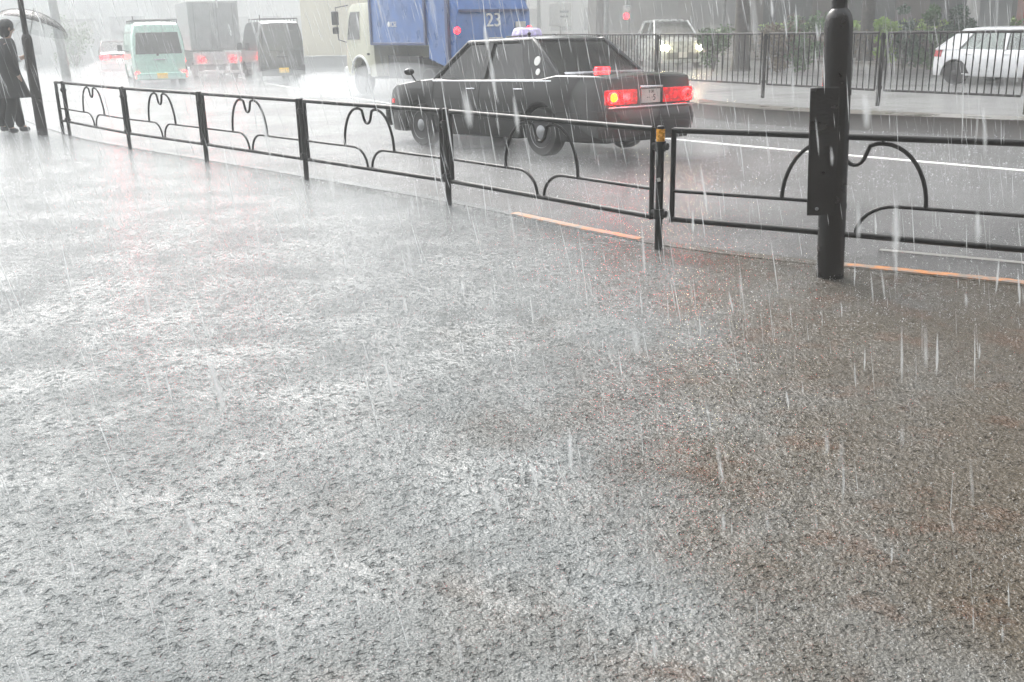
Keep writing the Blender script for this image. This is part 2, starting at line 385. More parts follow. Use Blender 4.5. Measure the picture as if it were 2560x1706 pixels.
fr = MB().prism(xy(MI)+[(-26,140),(140,140),(140,-60),(40.5,-60)], -.35, .03).build('far_road', M['far_road']); tag(fr, kind='structure')
FP = offset(MK, 12.6)
fpv = MB().prism(xy(FP)+[(-14,139),(139,139),(139,-59),(60,-59)], -.35, .16).build('far_pavement', M['kerbface']); tag(fpv, kind='structure')

# ------------------------------------------------------------------ front guard rail
def fence_bits(P0, P1, root, zb=.225, zt=.845, rr=.021):
    """one panel: frame with rails and uprights, mid rails that bend down, and the loop ornament"""
    o = root.location
    P0 = Vector(P0)-Vector((o.x,o.y,0)); P1 = Vector(P1)-Vector((o.x,o.y,0))
    d = (P1-P0); Ln = d.length; d.normalize(); c = (P0+P1)/2
    a = -Ln/2+.075; b = Ln/2-.075; zm = .425
    W = lambda u, z: (c.x+d.x*u, c.y+d.y*u, z)
    f = MB()
    f.tube([W(a,zt),W(b,zt)], rr, 10); f.tube([W(a,zb),W(b,zb)], rr*.95, 10)
    for u in (a, b): f.tube([W(u,zb-.02),W(u,zt+.01)], .0185, 10)
    h = Ln/2; r1 = .17*h
    for sgn in (-1, 1):
        e = a if sgn < 0 else b
        pts = [W(e,zm), W(sgn*r1*1.25,zm)]
        for k in range(1, 9):
            t = k/8*math.pi/2
            pts.append(W(sgn*(r1*1.25-(r1*1.25-.03*h)*math.sin(t)), zm-(zm-zb)*(1-math.cos(t))))
        f.tube(pts, .0125, 8)
    pan = f.build('panel', M['black'], root)
    g = MB(); A = .345*h; dip = .05*h
    pts = []
    for k in range(11):                      # left arc rising from the mid rail
        t = k/10*math.pi/2
        pts.append(W(-A+(A-.13*h)*(1-math.cos(t)), zm+(zt-.035-zm)*math.sin(t)))
    U = []
    for k in range(1, 10):                   # the small U in the middle
        t = k/10*math.pi
        U.append(W(-.055*h*math.cos(t)*1.0, zt-.075-.10*math.sin(t)))
    left = pts+[W(-.10*h,zt-.037),W(-.068*h,zt-.052)]
    right = [W(.068*h,zt-.052),W(.10*h,zt-.037)]+[W(A-(A-.13*h)*(1-math.cos(k/10*math.pi/2)), zm+(zt-.035-zm)*math.sin(k/10*math.pi/2)) for k in range(10,-1,-1)]
    g.tube(left+U+right, .0135, 8)
    for u in (-.125*h, .125*h): g.tube([W(u,zt-.035),W(u,zt-.01)], .011, 6)
    g.build('loop_ornament', M['black'], pan)
def fence_post(P, root, reflect=False, lean=0.0):
    o = root.location; x, y = P[0]-o.x, P[1]-o.y
    p = MB(); p.tube([(x,y,-.05),(x,y,.86)], .0275, 14); p.lathe([(.0285,.855),(.026,.868),(.012,.874)], 14, Matrix.Translation((x,y,0)))
    po = p.build('post', M['black'], root)
    for z in (.255, .73):
        b = MB(); b.tube([(x-.045,y+.035,z),(x+.045,y-.035,z)], .026, 10); b.tube([(x,y,z-.035),(x,y,z+.035)], .039, 12)
        b.build('clamp', M['black'], po)
    if reflect:
        r = MB(); r.tube([(x,y,.765),(x,y,.85)], .0305, 14); r.build('reflector_band', M['amber'], po)
    return po
posts = [(1.07,7.11),(-.55,9.18),(-2.21,11.06),(-3.81,12.84),(-5.40,14.57),(-7.20,16.84)]
rail = thing('guard_rail', 'long run of black looped guard rail between the person and the amber banded post', 'railing', (1.07,7.11,0))
for i, P in enumerate(posts): fence_post(P, rail, i == 0)
for i in range(4): fence_bits((*posts[i+1],0), (*posts[i],0), rail)
fence_bits((-7.20,16.84,0), (*posts[4],0), rail)
e = MB(); o = rail.location
for z, r in ((.845,.021),(.225,.02),(.425,.0125)): e.tube([(-7.18-o.x,16.82-o.y,z),(-7.42-o.x,17.1-o.y,z)], r, 8)
e.tube([(-7.42-o.x,17.1-o.y,-.02),(-7.42-o.x,17.1-o.y,.855)], .027, 12); e.build('end_post', M['black'], rail)
st = MB(); st.box((0,0,0), (.022,.004,.026), Matrix.Translation((-.011,-.0275,.50)) @ Matrix.Rotation(rad(-14),4,'Y')); st.build('sticker', M['white_sticker'], rail)
rail2 = thing('guard_rail', 'near run of black pipe guard rail passing behind the thick boxed lamp post', 'railing', (2.9,5.86,0))
q0 = Vector((1.09,7.09,0)); q1 = Vector((3.285,5.66,0)); q2 = q1+(q1-q0)*1.02
fence_bits(q0, q1, rail2); fence_bits(q1, q2, rail2); fence_post(q1, rail2, True); fence_post(q2, rail2, True)

# ------------------------------------------------------------------ lamp posts
def lamp_post(label, loc, lean, box):
    r = thing('lamp_post', label, 'lamp post', loc, lean, 'dark lamp posts on the pavement')
    p = MB(); p.lathe([(.0835,-.05),(.083,.02),(.082,1.50),(.080,1.535),(.073,1.57),(.061,1.595),(.047,1.612)], 28); p.build('lower_pole', M['pole'], r)
    p = MB(); p.lathe([(.0455,1.6),(.045,1.7),(.04,5.2)], 20)
    p.tube([(0,0,5.2),(.02,.02,5.45),(.25,.3,5.62),(.6,.7,5.68)], .035, 10); p.build('upper_pole', M['pole'], r)
    h = MB(); h.box((.75,.88,5.66), (.28,.6,.09), Matrix.Rotation(0,4,'Z')); h.build('lamp_head', M['galv'], r, bevel=.03)
    if box:
        b = MB(); b.box((-.066,-.062,.79), (.165,.10,.765)); bo = b.build('cover_box', M['pole'], r, bevel=.006)
        s = MB()
        for z in (.45, 1.13): s.lathe([(.086,z-.015),(.086,z+.015)], 24)
        build_each(s, 'strap_band', M['pole'], bo)
        k = MB(); k.ball((-.09,-.112,.45), .011, 8, 6); k.build('bolt', M['galv'], bo)
    else:
        b = MB(); b.lathe([(.0835,.5),(.0835,.9)], 24); b.build('wrap_sheet', M['pole'], r)
    return r
lamp_post('thick black lamp post with a flat cover box, standing in front of the guard rail', (2.02,6.17,0), (0,rad(-2.1),rad(-18)), True)
lamp_post('dark lamp post beside the person with an umbrella', (-7.73,17.03,0), (0,rad(-.6),0), False)

# ------------------------------------------------------------------ vehicles
def wheel(root, x, y, R=.31, w=.19, rim=None, side=1):
    Mx = Matrix.Translation((x,y,R)) @ Matrix.Rotation(rad(-90*side),4,'X')
    t = MB(); t.lathe([(R*.62,-w/2),(R*.93,-w/2),(R,-w/2+.03),(R,w/2-.03),(R*.93,w/2),(R*.62,w/2)], 28, Mx)
    to = t.build('wheel', M['tyre'], root)
    h = MB(); h.lathe([(R*.62,w/2-.012),(R*.66,w/2+.004),(R*.58,w/2-.03),(R*.40,w/2-.012),(R*.22,w/2+.006),(R*.1,w/2+.016),(.01,w/2+.018)], 24, Mx)
    for k in range(10):
        a = k*math.pi/5
        h.box((0,0,0), (.035,.012,.012), Mx @ Matrix.Rotation(a,4,'Z') @ Matrix.Translation((R*.49,0,w/2-.012)))
    h.build('rim', rim or M['hub'], to)
def car_body(root, xr, xf, W0, sill, wheels, Rw, ztop, m, name='body', rows=8, cols=8, crown=.025, tum=.07, endr=.4, endk=.10, wz=None, bev=.035, step=.12):
    wz = Rw if wz is None else wz; Ra = Rw+.055
    xs = list(np.arange(xr, xf+.001, step)); xs[-1] = xf
    st = [(x, sill) for x in xs if all(abs(x-w) > Ra+.01 for w in wheels)]
    for w in wheels:
        h = math.sqrt(max(0,Ra**2-(sill-wz)**2)) if wz > sill else Ra
        for k in range(17):
            u = -h+2*h*k/16
            st.append((w+u, max(sill, wz+math.sqrt(max(0, Ra*Ra-u*u)))))
    st.sort()
    prof = lambda r: 1-.05*(1-min(1,r/.35))**2-tum*max(0,(r-.55)/.45)**2
    def Wx(x):
        d = min(x-xr, xf-x); return W0*(1-endk*max(0,1-d/endr)**2)
    vs = []; fs = []; ring = 2*(rows+1)+cols-1
    for x, zb in st:
        zt = ztop(x); w = Wx(x); z0 = sill
        for r in range(rows+1):
            z = lerp(zb, zt, r/rows); vs.append((x, w*prof((z-z0)/(zt-z0)), z))
        we = w*prof(1)
        for c in range(1, cols):
            y = we*(1-2*c/cols); vs.append((x, y, zt+crown*(1-(y/we)**2)))
        for r in range(rows,-1,-1):
            z = lerp(zb, zt, r/rows); vs.append((x, -w*prof((z-z0)/(zt-z0)), z))
    n = len(st)
    for i in range(n-1):
        for k in range(ring): fs.append((i*ring+k, i*ring+(k+1) % ring, (i+1)*ring+(k+1) % ring, (i+1)*ring+k))
    fs.append(tuple(range(ring))); fs.append(tuple((n-1)*ring+k for k in range(ring))[::-1])
    b = MB().add(vs, fs).build(name, m, root, bevel=bev)
    side = lambda x, z: Wx(x)*prof((z-sill)/(ztop(x)-sill))
    u = MB()
    cuts = sorted(wheels)
    u.box(((cuts[0]+cuts[-1])/2,0,(sill+wz+Ra)/2+.04), (abs(cuts[-1]-cuts[0])-2*Ra-.02, W0*1.6, wz+Ra-sill-.06))
    for w in wheels: u.box((w,0,wz+.05), (2*Ra-.04,W0*1.1,.3))
    u.build('underbody', M['chassis'], root)
    return b, side
def side_strip(mb, side, sg, x0, x1, z0, z1, out=.004, n=10):
    a = []; 
    for k in range(n+1):
        x = lerp(x0,x1,k/n); a.append((x,sg*(side(x,z0)+out),z0)); a.append((x,sg*(side(x,z1)+out),z1))
    b = [(p[0], p[1]-sg*.03, p[2]) for p in a]; m = len(a); fs = []
    for k in range(n):
        fs += [(2*k,2*k+1,2*k+3,2*k+2),(m+2*k,m+2*k+2,m+2*k+3,m+2*k+1),(2*k,2*k+2,m+2*k+2,m+2*k),(2*k+1,m+2*k+1,m+2*k+3,2*k+3)]
    fs += [(0,m,m+1,1),(2*n,2*n+1,m+2*n+1,m+2*n)]
    mb.add(a+b, fs)
def cabin(root, xa, xat, xct, xc, wb, wr, zb, zr, pil, m, gl, zc=None, door_split=None, crown=.035, glass_side=True):
    """pillars, roof and panes. xa/xc screen bases, xat/xct roof ends, pil = list of (x_base0,x_base1,x_top0,x_top1) side pillars"""
    zc = zc or zb
    def S(x, t, sg, o=0.): return (x, sg*(lerp(wb,wr,t)+o), lerp(zb,zr,t))
    p = MB()
    for sg in (1,-1):
        p.tube([S(xa,0,sg,-.01),S(lerp(xa,xat,.5),.52,sg,-.012),S(xat,1.0,sg,-.01)], .034, 8)
        p.tube([S(xc,0,sg,-.01),S(lerp(xc,xct,.5),.53,sg,-.012),S(xct,1.0,sg,-.01)], .034, 8)
        p.tube([S(xat,1,sg,-.01),S(xct,1,sg,-.01)], .03, 8)
        for a0,a1,b0,b1 in pil: p.panel([S(a0,0,sg),S(a1,0,sg),S(b1,1,sg),S(b0,1,sg)], .03)
    build_each(p, 'pillar', m, root, bevel=.006)
    r = MB(); vs = []; fs = []; NX, NY = 10, 10
    for i in range(NX+1):
        x = lerp(xct-.03, xat+.03, i/NX); e = 1-abs(2*i/NX-1)**6
        for j in range(NY+1):
            y = lerp(-wr-.02, wr+.02, j/NY); q = 1-abs(2*j/NY-1)**4
            vs.append((x, y, zr+.012+crown*e*q))
    k = len(vs); vs += [(v[0], v[1], zr-.03) for v in vs]
    for i in range(NX):
        for j in range(NY):
            a = i*(NY+1)+j; b = a+NY+1
            fs += [(a,b,b+1,a+1),(k+a,k+a+1,k+b+1,k+b)]
    edge = [i*(NY+1) for i in range(NX+1)]+[NX*(NY+1)+j for j in range(1,NY+1)]+[i*(NY+1)+NY for i in range(NX-1,-1,-1)]+[j for j in range(NY-1,0,-1)]
    for i in range(len(edge)):
        a, b = edge[i], edge[(i+1) % len(edge)]; fs.append((a,b,k+b,k+a))
    r.add(vs, fs).build('roof', m, root, bevel=.012)
    MB().panel([S(xa,0,1,-.05),S(xa,0,-1,-.05),S(xat,1,-1,-.05),S(xat,1,1,-.05)], .006).build('windscreen', gl, root)
    MB().panel([S(xc,0,1,-.05),S(xc,0,-1,-.05),S(xct,1,-1,-.05),S(xct,1,1,-.05)], .006).build('rear_window', gl, root)
    ex = [(xa,xat)]+[((q[0]+q[1])/2,(q[2]+q[3])/2) for q in pil]+[(xc,xct)]
    if glass_side:
        for sg in (1,-1):
            for i in range(len(ex)-1):
                (b0,t0),(b1,t1) = ex[i], ex[i+1]
                MB().panel([S(b0,0.02,sg,-.018),S(b1,0.02,sg,-.018),S(t1,.98,sg,-.018),S(t0,.98,sg,-.018)], .005).build('side_window', gl, root)
    return S
def end_plate(root, x, y, z, w, h, m, sg=-1, text=None, ink=None, small=None):
    """licence plate on an end face looking along sg*x"""
    b = MB(); b.box((x,y,z), (.012,w,h)); o = b.build('licence_plate', m, root, bevel=.004)
    R = Matrix.Translation((x+sg*.0075,y,z)) @ Matrix(((0,0,sg,0),(sg,0,0,0),(0,1,0,0),(0,0,0,1)))
    if text: text_mesh('plate_number', text, h*.62, ink or M['ink'], o, R @ Matrix.Translation((0,-h*.14,0)))
    if small: text_mesh('plate_number', small, h*.3, ink or M['ink'], o, R @ Matrix.Translation((0,h*.3,0)))
    return o

# ---- the black taxi
def taxi():
    r = thing('taxi', 'black four-door taxi with lit red tail lights driving past behind the guard rail', 'taxi', (.214,14.674,-.1), (rad(.9),rad(1.35),rad(129.1)), scale=1.012)
    xr, xf = -2.44, 2.2
    zt = pl([(-2.44,.955),(-2.3,.985),(-1.62,1.0),(-1.3,.955),(.6,.945),(.95,.965),(1.5,.93),(2.05,.865),(2.2,.80)])
    b, side = car_body(r, xr, xf, .845, .20, (-1.34,1.34), .305, zt, M['taxi'], tum=.06)
    pil = [(-.17,-.08,-.25,-.16), (-1.64,-1.02,-1.02,-.80)]
    S = cabin(r, 1.0, .33, -1.02, -1.66, .775, .635, .945, 1.435, pil, M['taxi'], M['glass'], crown=.045)
    for sg in (1,-1):
        wheel(r, -1.34, sg*.72, .305, .185, side=sg); wheel(r, 1.34, sg*.72, .305, .185, side=sg)
    t = MB()
    for sg in (1,-1):
        side_strip(t, side, sg, -1.55, 1.0, .928, .941, .006, 16)
    build_each(t, 'chrome_trim', M['chrome'], r)
    t = MB()
    for sg in (1,-1):
        side_strip(t, side, sg, -2.1, -1.66, .47, .548, .012, 6); side_strip(t, side, sg, -1.0, 1.0, .47, .548, .012, 14); side_strip(t, side, sg, 1.66, 2.05, .47, .548, .012, 6)
    build_each(t, 'rub_strip', M['trim'], r)
    for sg in (1,-1):                      # door shut lines
        t = MB()
        for x in (.98, -.1, -1.08): 
            t.add([(x,sg*(side(x,z)+.003),z) for z in np.linspace(.25,.92,9)]+[(x+.008,sg*(side(x,z)+.003),z) for z in np.linspace(.25,.92,9)], [(k,k+1,k+10,k+9) for k in range(8)])
        build_each(t, 'door_gap', M['chassis'], r)
        for x in (.08, -.93):
            h = MB(); y = side(x,.83); h.tube([(x-.075,sg*(y+.002),.83),(x-.06,sg*(y+.03),.832),(x+.06,sg*(y+.03),.832),(x+.075,sg*(y+.002),.83)], .011, 8)
            h.build('door_handle', M['chrome'], r)
        f = MB(); f.tube([(1.55,sg*.71,.9),(1.57,sg*.78,1.02)], .012, 8); f.ball((1.6,sg*.8,1.06), (.055,.085,.05), 12, 8); f.build('fender_mirror', M['taxi'], r)
        f = MB(); side_strip(f, side, sg, 2.0, 2.1, .61, .67, .006, 5); f.build('side_marker', M['red_soft'] if sg > 0 else M['amber'], r)
    # rear face
    for sg in (1,-1):
        c = MB(); c.box((xr-.012,sg*.50,.735), (.05,.52,.175)); lamp = c.build('tail_light', M['red_soft'], r, bevel=.012)
        c = MB(); c.ball((xr-.034,sg*.655,.735), (.022,.10,.075), 16, 10); c.build('brake_lens', M['brake_on'], lamp)
        c = MB(); c.ball((xr-.052,sg*.66,.735), (.016,.058,.05), 16, 10); c.build('indicator_lens', M['amber_on'] if sg > 0 else M['red_soft'], lamp)
        c = MB()
        for zz in (.685,.735,.785): c.box((xr-.0385,sg*.50,zz), (.006,.5,.006))
        build_each(c, 'lens_rib', M['red_dull'], lamp)
        c = MB(); c.ball((xr-.034,sg*.43,.735), (.018,.07,.05), 16, 10); c.build('brake_lens', M['red_soft'] if sg < 0 else M['brake_on'], lamp)
    g = MB(); g.box((xr-.008,0,.735), (.03,.46,.19)); g.build('plate_recess', M['taxi'], r, bevel=.01)
    g = MB(); g.box((xr-.03,0,.845), (.04,.40,.028)); g.build('plate_garnish', M['chrome'], r, bevel=.008)
    end_plate(r, xr-.028, 0, .735, .33, .165, M['plate_white'], text='·· ·5', small='8 30')
    g = MB(); g.box((xr-.06,0,.615), (.03,1.5,.022)); g.build('bumper_chrome', M['chrome'], r, bevel=.006)
    g = MB(); vs = []
    prof = [(.0,.60),(-.10,.58),(-.13,.5),(-.12,.38),(-.04,.26),(.05,.25)]
    ys = np.linspace(-.84,.84,15); fs = []
    for y in ys:
        k = 1-.0*abs(y); bend = .16*max(0,(abs(y)-.62)/.22)**2
        for a, z in prof: vs.append((xr+a+bend, y, z))
    n = len(prof)
    for i in range(14):
        for k in range(n-1): fs.append((i*n+k,i*n+k+1,(i+1)*n+k+1,(i+1)*n+k))
    fs += [tuple(range(n)), tuple(14*n+k for k in range(n))[::-1]]
    g.add(vs, fs); bo = g.build('rear_bumper', M['taxi'], r)
    g = MB()
    for sg in (1,-1): side_strip(g, lambda x, z: .842, sg, xr+.05, -1.72, .27, .585, .004, 4)
    build_each(g, 'bumper_side', M['taxi'], bo)
    g = MB(); g.box((xf+.05,0,.42), (.14,1.62,.3)); g.build('front_bumper', M['taxi'], r, bevel=.05)
    g = MB(); g.ball((-2.42,0,.93), (.015,.07,.022), 12, 8); g.build('boot_badge', M['chrome'], r)
    g = MB()
    for y in (-.62,.62): g.add([(-2.43,y-.004,.60),(-2.43,y+.004,.60),(-1.7,y+.004,1.022),(-1.7,y-.004,1.022)], [(0,1,2,3)])
    # boot lid gaps lie on the lid
    g = MB(); 
    for y in (-.66,.66): g.box((-2.02,y,zt(-2.02)+.0045), (.72,.007,.004), Matrix.Identity(4))
    build_each(g, 'boot_gap', M['chassis'], r)
    g = MB(); g.panel([(-1.68,.7,1.005),(-1.68,-.7,1.005),(-1.655,-.69,1.03),(-1.655,.69,1.03)], .012); g.build('window_chrome', M['chrome'], r)
    # inside
    for y in (.36,-.36):
        s_ = MB(); s_.box((-.22,y,1.02), (.14,.48,.34)); so = s_.build('front_seat', M['seat'], r, bevel=.04)
        s_ = MB(); s_.box((-.24,y,1.27), (.09,.25,.15)); s_.tube([(-.24,y-.06,1.16),(-.24,y-.06,1.25)], .008, 6); s_.tube([(-.24,y+.06,1.16),(-.24,y+.06,1.25)], .008, 6); s_.build('headrest', M['seatcover'], so, bevel=.03)
    s_ = MB(); s_.box((-1.28,0,1.02), (.14,1.2,.2)); s_.build('rear_seat', M['seatcover'], r, bevel=.04)
    s_ = MB(); s_.box((.75,0,.99), (.4,1.3,.1)); s_.build('dashboard', M['seat'], r, bevel=.03)
    s_ = MB(); s_.tube([(.38+.02*math.sin(a),-.36+.18*math.cos(a),1.03+.17*math.sin(a)) for a in np.linspace(0,2*math.pi,17)[:-1]], .012, 6, closed=True); s_.build('steering_wheel', M['seat'], r)
    s_ = MB(); s_.box((.36,0,1.36), (.02,.2,.05)); s_.build('inside_mirror', M['seat'], r, bevel=.01)
    c = MB(); c.box((-1.62,0,1.045), (.07,.22,.07)); c.build('brake_light', M['red_on'], r, bevel=.015)
    # white discs on the rear quarter pillar
    for (x, t_, rr) in ((-1.20,.47,.06),(-1.25,.20,.042)):
        for sg in (1,-1):
            p = S(x,t_,sg,.018); a = math.atan2(.14,.49)
            c = MB(); c.lathe([(rr,0),(rr*.96,.004)], 20, Matrix.Translation(p) @ Matrix.Rotation(-sg*(math.pi/2-a),4,'X')); c.build('round_sticker', M['white_sticker'], r)
    # roof lamp
    c = MB(); c.box((-.15,0,1.555), (.2,.44,.11), taper=.82); ro = c.build('roof_lamp', M['lamp_lilac'], r, bevel=.03)
    c = MB(); c.box((-.15,0,1.497), (.24,.56,.02)); c.build('roof_lamp_base', M['trim'], ro, bevel=.005)
    c = MB(); c.tube([(-.55,.3,1.46),(-.56,.31,1.52)], .012, 6); c.ball((-.56,.31,1.52), .025, 8, 6); c.build('antenna', M['trim'], r)
taxi()

# ---- white hatchback on the far carriageway
def hatch(label, loc, rz, paint, lit=False, hlz=.66, name='hatchback_car', group=None, zscale=1.0):
    r = thing(name, label, 'car', loc, (0,0,rz), group); r.scale = (1,1,zscale)
    xr, xf = -1.86, 1.98
    zt = pl([(-1.86,.86),(-1.7,.93),(.8,.9),(1.1,.93),(1.7,.82 if not lit else .89),(1.98,.66 if not lit else .82)])
    b, side = car_body(r, xr, xf, .835, .22, (-1.2,1.25), .3, zt, paint, tum=.08, endr=.55, endk=.16, bev=.06)
    cabin(r, 1.15, .35, -1.15, -1.76, .78, .60, .90, 1.42, [(-.05,.03,-.1,-.02),(-1.72,-1.15,-1.15,-.85)], paint, M['glass'], crown=.06)
    for sg in (1,-1):
        wheel(r, -1.2, sg*.73, .3, .18, side=sg, rim=M['darkhub']); wheel(r, 1.25, sg*.73, .3, .18, side=sg, rim=M['darkhub'])
        c = MB(); side_strip(c, side, sg, -1.86, -1.6, .72, .9, .012, 5); c.build('tail_light', M['red_dull'], r)
        c = MB(); side_strip(c, side, sg, -1.0, 1.0, .24, .30, .01, 8); c.build('side_skirt', paint, r)
        f = MB(); f.ball((.82,sg*.88,.98), (.07,.1,.06), 12, 8); f.build('door_mirror', paint, r)
        for x in (.05,-.9):
            h = MB(); y = side(x,.82); h.box((x,sg*(y+.012),.80), (.16,.02,.025)); h.build('door_handle', paint, r, bevel=.006)
        h = MB(); h.ball((1.93,sg*.60,hlz-(.08 if lit else 0)), (.10,.17,.085) if not lit else (.12,.17,.095), 14, 8); h.build('headlight', M['head_on'] if lit else M['darkglass'], r)
    g = MB(); g.box((1.99,0,.42), (.06,1.1,.2)); g.build('grille', M['trim'], r, bevel=.02)
    end_plate(r, 2.035, 0, .45, .33, .165, M['plate_white'], sg=1)
    end_plate(r, -1.875, 0, .62, .33, .165, M['plate_white'])
    for y in (.34,-.34):
        s_ = MB(); s_.box((-.15,y,1.0), (.14,.46,.36)); s_.box((-.17,y,1.25), (.08,.24,.14)); s_.build('seat', M['seat'], r, bevel=.03)
    return r
hatch('white hatchback driving by beyond the median railing', (11.85,23.75,.03), rad(-58), M['white'], zscale=.87)
hatch('pale car with glaring headlights coming the other way behind the railing', (5.75,37.0,.03), rad(-84), M['silver'], True, .74, zscale=1.12)

# ---- vans and trucks ahead
def van(label, loc, rz, paint, dims, dark=False, name='van', lit=True, lens=None, plate=None, rack=True, lampz=.5, lampy=.74):
    Ln, W, H = dims
    r = thing(name, label, 'van', loc, (0,0,rz))
    xr, xf = -Ln/2, Ln/2; sill = .26
    zt = pl([(xr,H-.10),(xr+.12,H-.03),(xf-1.35,H-.03),(xf-1.0,H-.1),(xf-.3,1.18),(xf,.85)])
    wl = (xr+.95, xf-.85)
    def body():
        return car_body(r, xr, xf, W/2, sill, wl, .31, zt, paint, tum=.17, endr=.35, endk=.06, crown=.03, bev=.05, step=.15, rows=14)
    b, side = body()
    for w in wl:
        for sg in (1,-1): wheel(r, w, sg*(W/2-.12), .31, .18, side=sg)
    zb, z2 = H*.53, H*.86
    for sg in (1,-1):
        for a0, a1 in ((xr+.18,xr+1.2),(xr+1.32,xf-1.9),(xf-1.8,xf-1.15)):
            if a1-a0 < .2: continue
            c = MB(); side_strip(c, side, sg, a0, a1, zb, z2, .006, 4); c.build('side_window', M['darkglass'], r)
        c = MB(); c.tube([(xf-1.0,sg*W/2*.94,H*.55),(xf-.98,sg*(W/2+.1),H*.57)], .015, 6); c.box((xf-.98,sg*(W/2+.13),H*.6), (.1,.16,.24)); c.build('door_mirror', M['trim'], r, bevel=.02)
    wt, wbm = W/2*.72, W/2*.86
    c = MB(); c.panel([(xr-.012,wbm,zb-.02),(xr-.012,-wbm,zb-.02),(xr+.0,-wt-.04,z2-.03),(xr+.0,wt+.04,z2-.03)], .02); c.build('rear_window', M['darkglass'], r, bevel=.008)
    c = MB(); c.tube([(xr-.03,.05,zb+.02),(xr-.03,-.4,zb+.09)], .008, 5); c.box((xr-.02,.05,zb-.05), (.03,.07,.06)); c.build('rear_wiper', M['trim'], r)
    for sg in (1,-1):
        c = MB(); c.box((xr-.012,sg*lampy*W/1.69,lampz), (.04,.13,.20)); lo = c.build('tail_light', M['red_on'] if lit else M['darkglass'], r, bevel=.015)
    c = MB(); c.box((xr-.02,0,.36), (.12,W*.94,.22)); c.build('rear_bumper', paint if not dark else M['trim'], r, bevel=.03)
    c = MB(); c.box((xr-.004,0,H*.40), (.02,W*.82,.02)); c.build('tailgate_crease', paint, r)
    c = MB(); c.box((xr-.02,0,H*.43), (.03,.36,.05)); c.build('tailgate_handle', M['chrome'] if not dark else M['trim'], r, bevel=.01)
    if plate: end_plate(r, xr-.09, plate[0], plate[1], .33, .165, plate[2])
    if rack:
        c = MB(); zr = H+.07
        for y in (W/2*.80,-W/2*.80): c.tube([(xr+.1,y,zr),(xf-1.6,y,zr)], .018, 6)
        for x in np.linspace(xr+.1, xf-1.6, 5):
            c.tube([(x,W/2*.8,zr),(x,-W/2*.8,zr)], .018, 6)
            for y in (W/2*.8,-W/2*.8): c.tube([(x,y,zr),(x,y,H-.09)], .014, 6)
        c.tube([(xr+.1,W/2*.8,zr+.12),(xr+.1,W/2*.8,zr)], .02, 6); c.build('roof_rack', M['trim'], r)
    return r
# rear faces sit at the given points; roots are half a length further on along the heading
def ahead(x, y, rz, d): return (x+math.cos(rz)*d, y+math.sin(rz)*d, -.1)
hz = rad(90+23.5)
van('mint green van with lit tail lights and a roof rack', ahead(-11.32,34.2,hz,2.3), hz, M['mint'], (4.6,1.69,2.05), plate=(-.02,.37,M['plate_yellow']), lampz=.40, name='delivery_van')
hz2 = rad(90+25)
van('small black van with a yellow number plate and roof carrier', ahead(-7.55,35.3,hz2,1.7), hz2, M['vandark'], (3.5,1.56,2.02), True, lit=False, plate=(0,.42,M['plate_yellow']), name='small_van')

def box_truck():
    hz = rad(90+24); r = thing('box_truck', 'tall grey box truck with two lit red lamps on its pale tail panel', 'truck', ahead(-10.72,38.9,hz,2.4), (0,0,hz))
    xr = -2.4
    c = MB(); c.box((xr+1.7,0,1.92), (3.4,1.82,1.75)); bx = c.build('cargo_box', M['boxgrey'], r, bevel=.03)
    c = MB(); c.box((xr-.012,.44,1.93), (.03,.84,1.62)); c.box((xr-.012,-.44,1.93), (.03,.84,1.62)); build_each(c, 'rear_door', M['boxgrey'], bx, bevel=.01)
    c = MB()
    for y in (.12,-.12,.7,-.7): c.tube([(xr-.04,y,1.15),(xr-.04,y,2.72)], .014, 6)
    build_each(c, 'door_bar', M['galv'], bx)
    c = MB(); c.box((xr+.02,0,.78), (.1,1.74,.44)); c.build('tail_panel', M['boxpale'], r, bevel=.02)
    c = MB(); c.box((xr+.0,0,.28), (.08,1.5,.1)); c.build('bumper_bar', M['white_sticker'], r, bevel=.01)
    for sg in (1,-1):
        c = MB(); c.lathe([(.085,0),(.085,.03),(.07,.045)], 18, Matrix.Translation((xr-.03,sg*.56,.74)) @ Matrix.Rotation(rad(-90),4,'Y')); c.build('tail_light', M['red_on'], r)
        c = MB(); c.box((xr+.4,sg*.7,.4), (.05,.3,.5)); c.build('mud_flap', M['chassis'], r)
        wheel(r, xr+.9, sg*.72, .34, .2, side=sg); wheel(r, 1.7, sg*.76, .34, .2, side=sg)
    end_plate(r, xr-.04, 0, .64, .36, .18, M['plate_white'])
    c = MB(); c.box((-.1,0,.62), (4.2,.8,.3)); c.build('chassis', M['chassis'], r)
    b, s_ = car_body(r, 1.05, 2.5, .86, .42, (1.7,), .34, pl([(1.05,1.98),(1.7,1.98),(2.1,1.8),(2.5,1.05)]), M['boxpale'], name='cab', tum=.1)
    return r
box_truck()

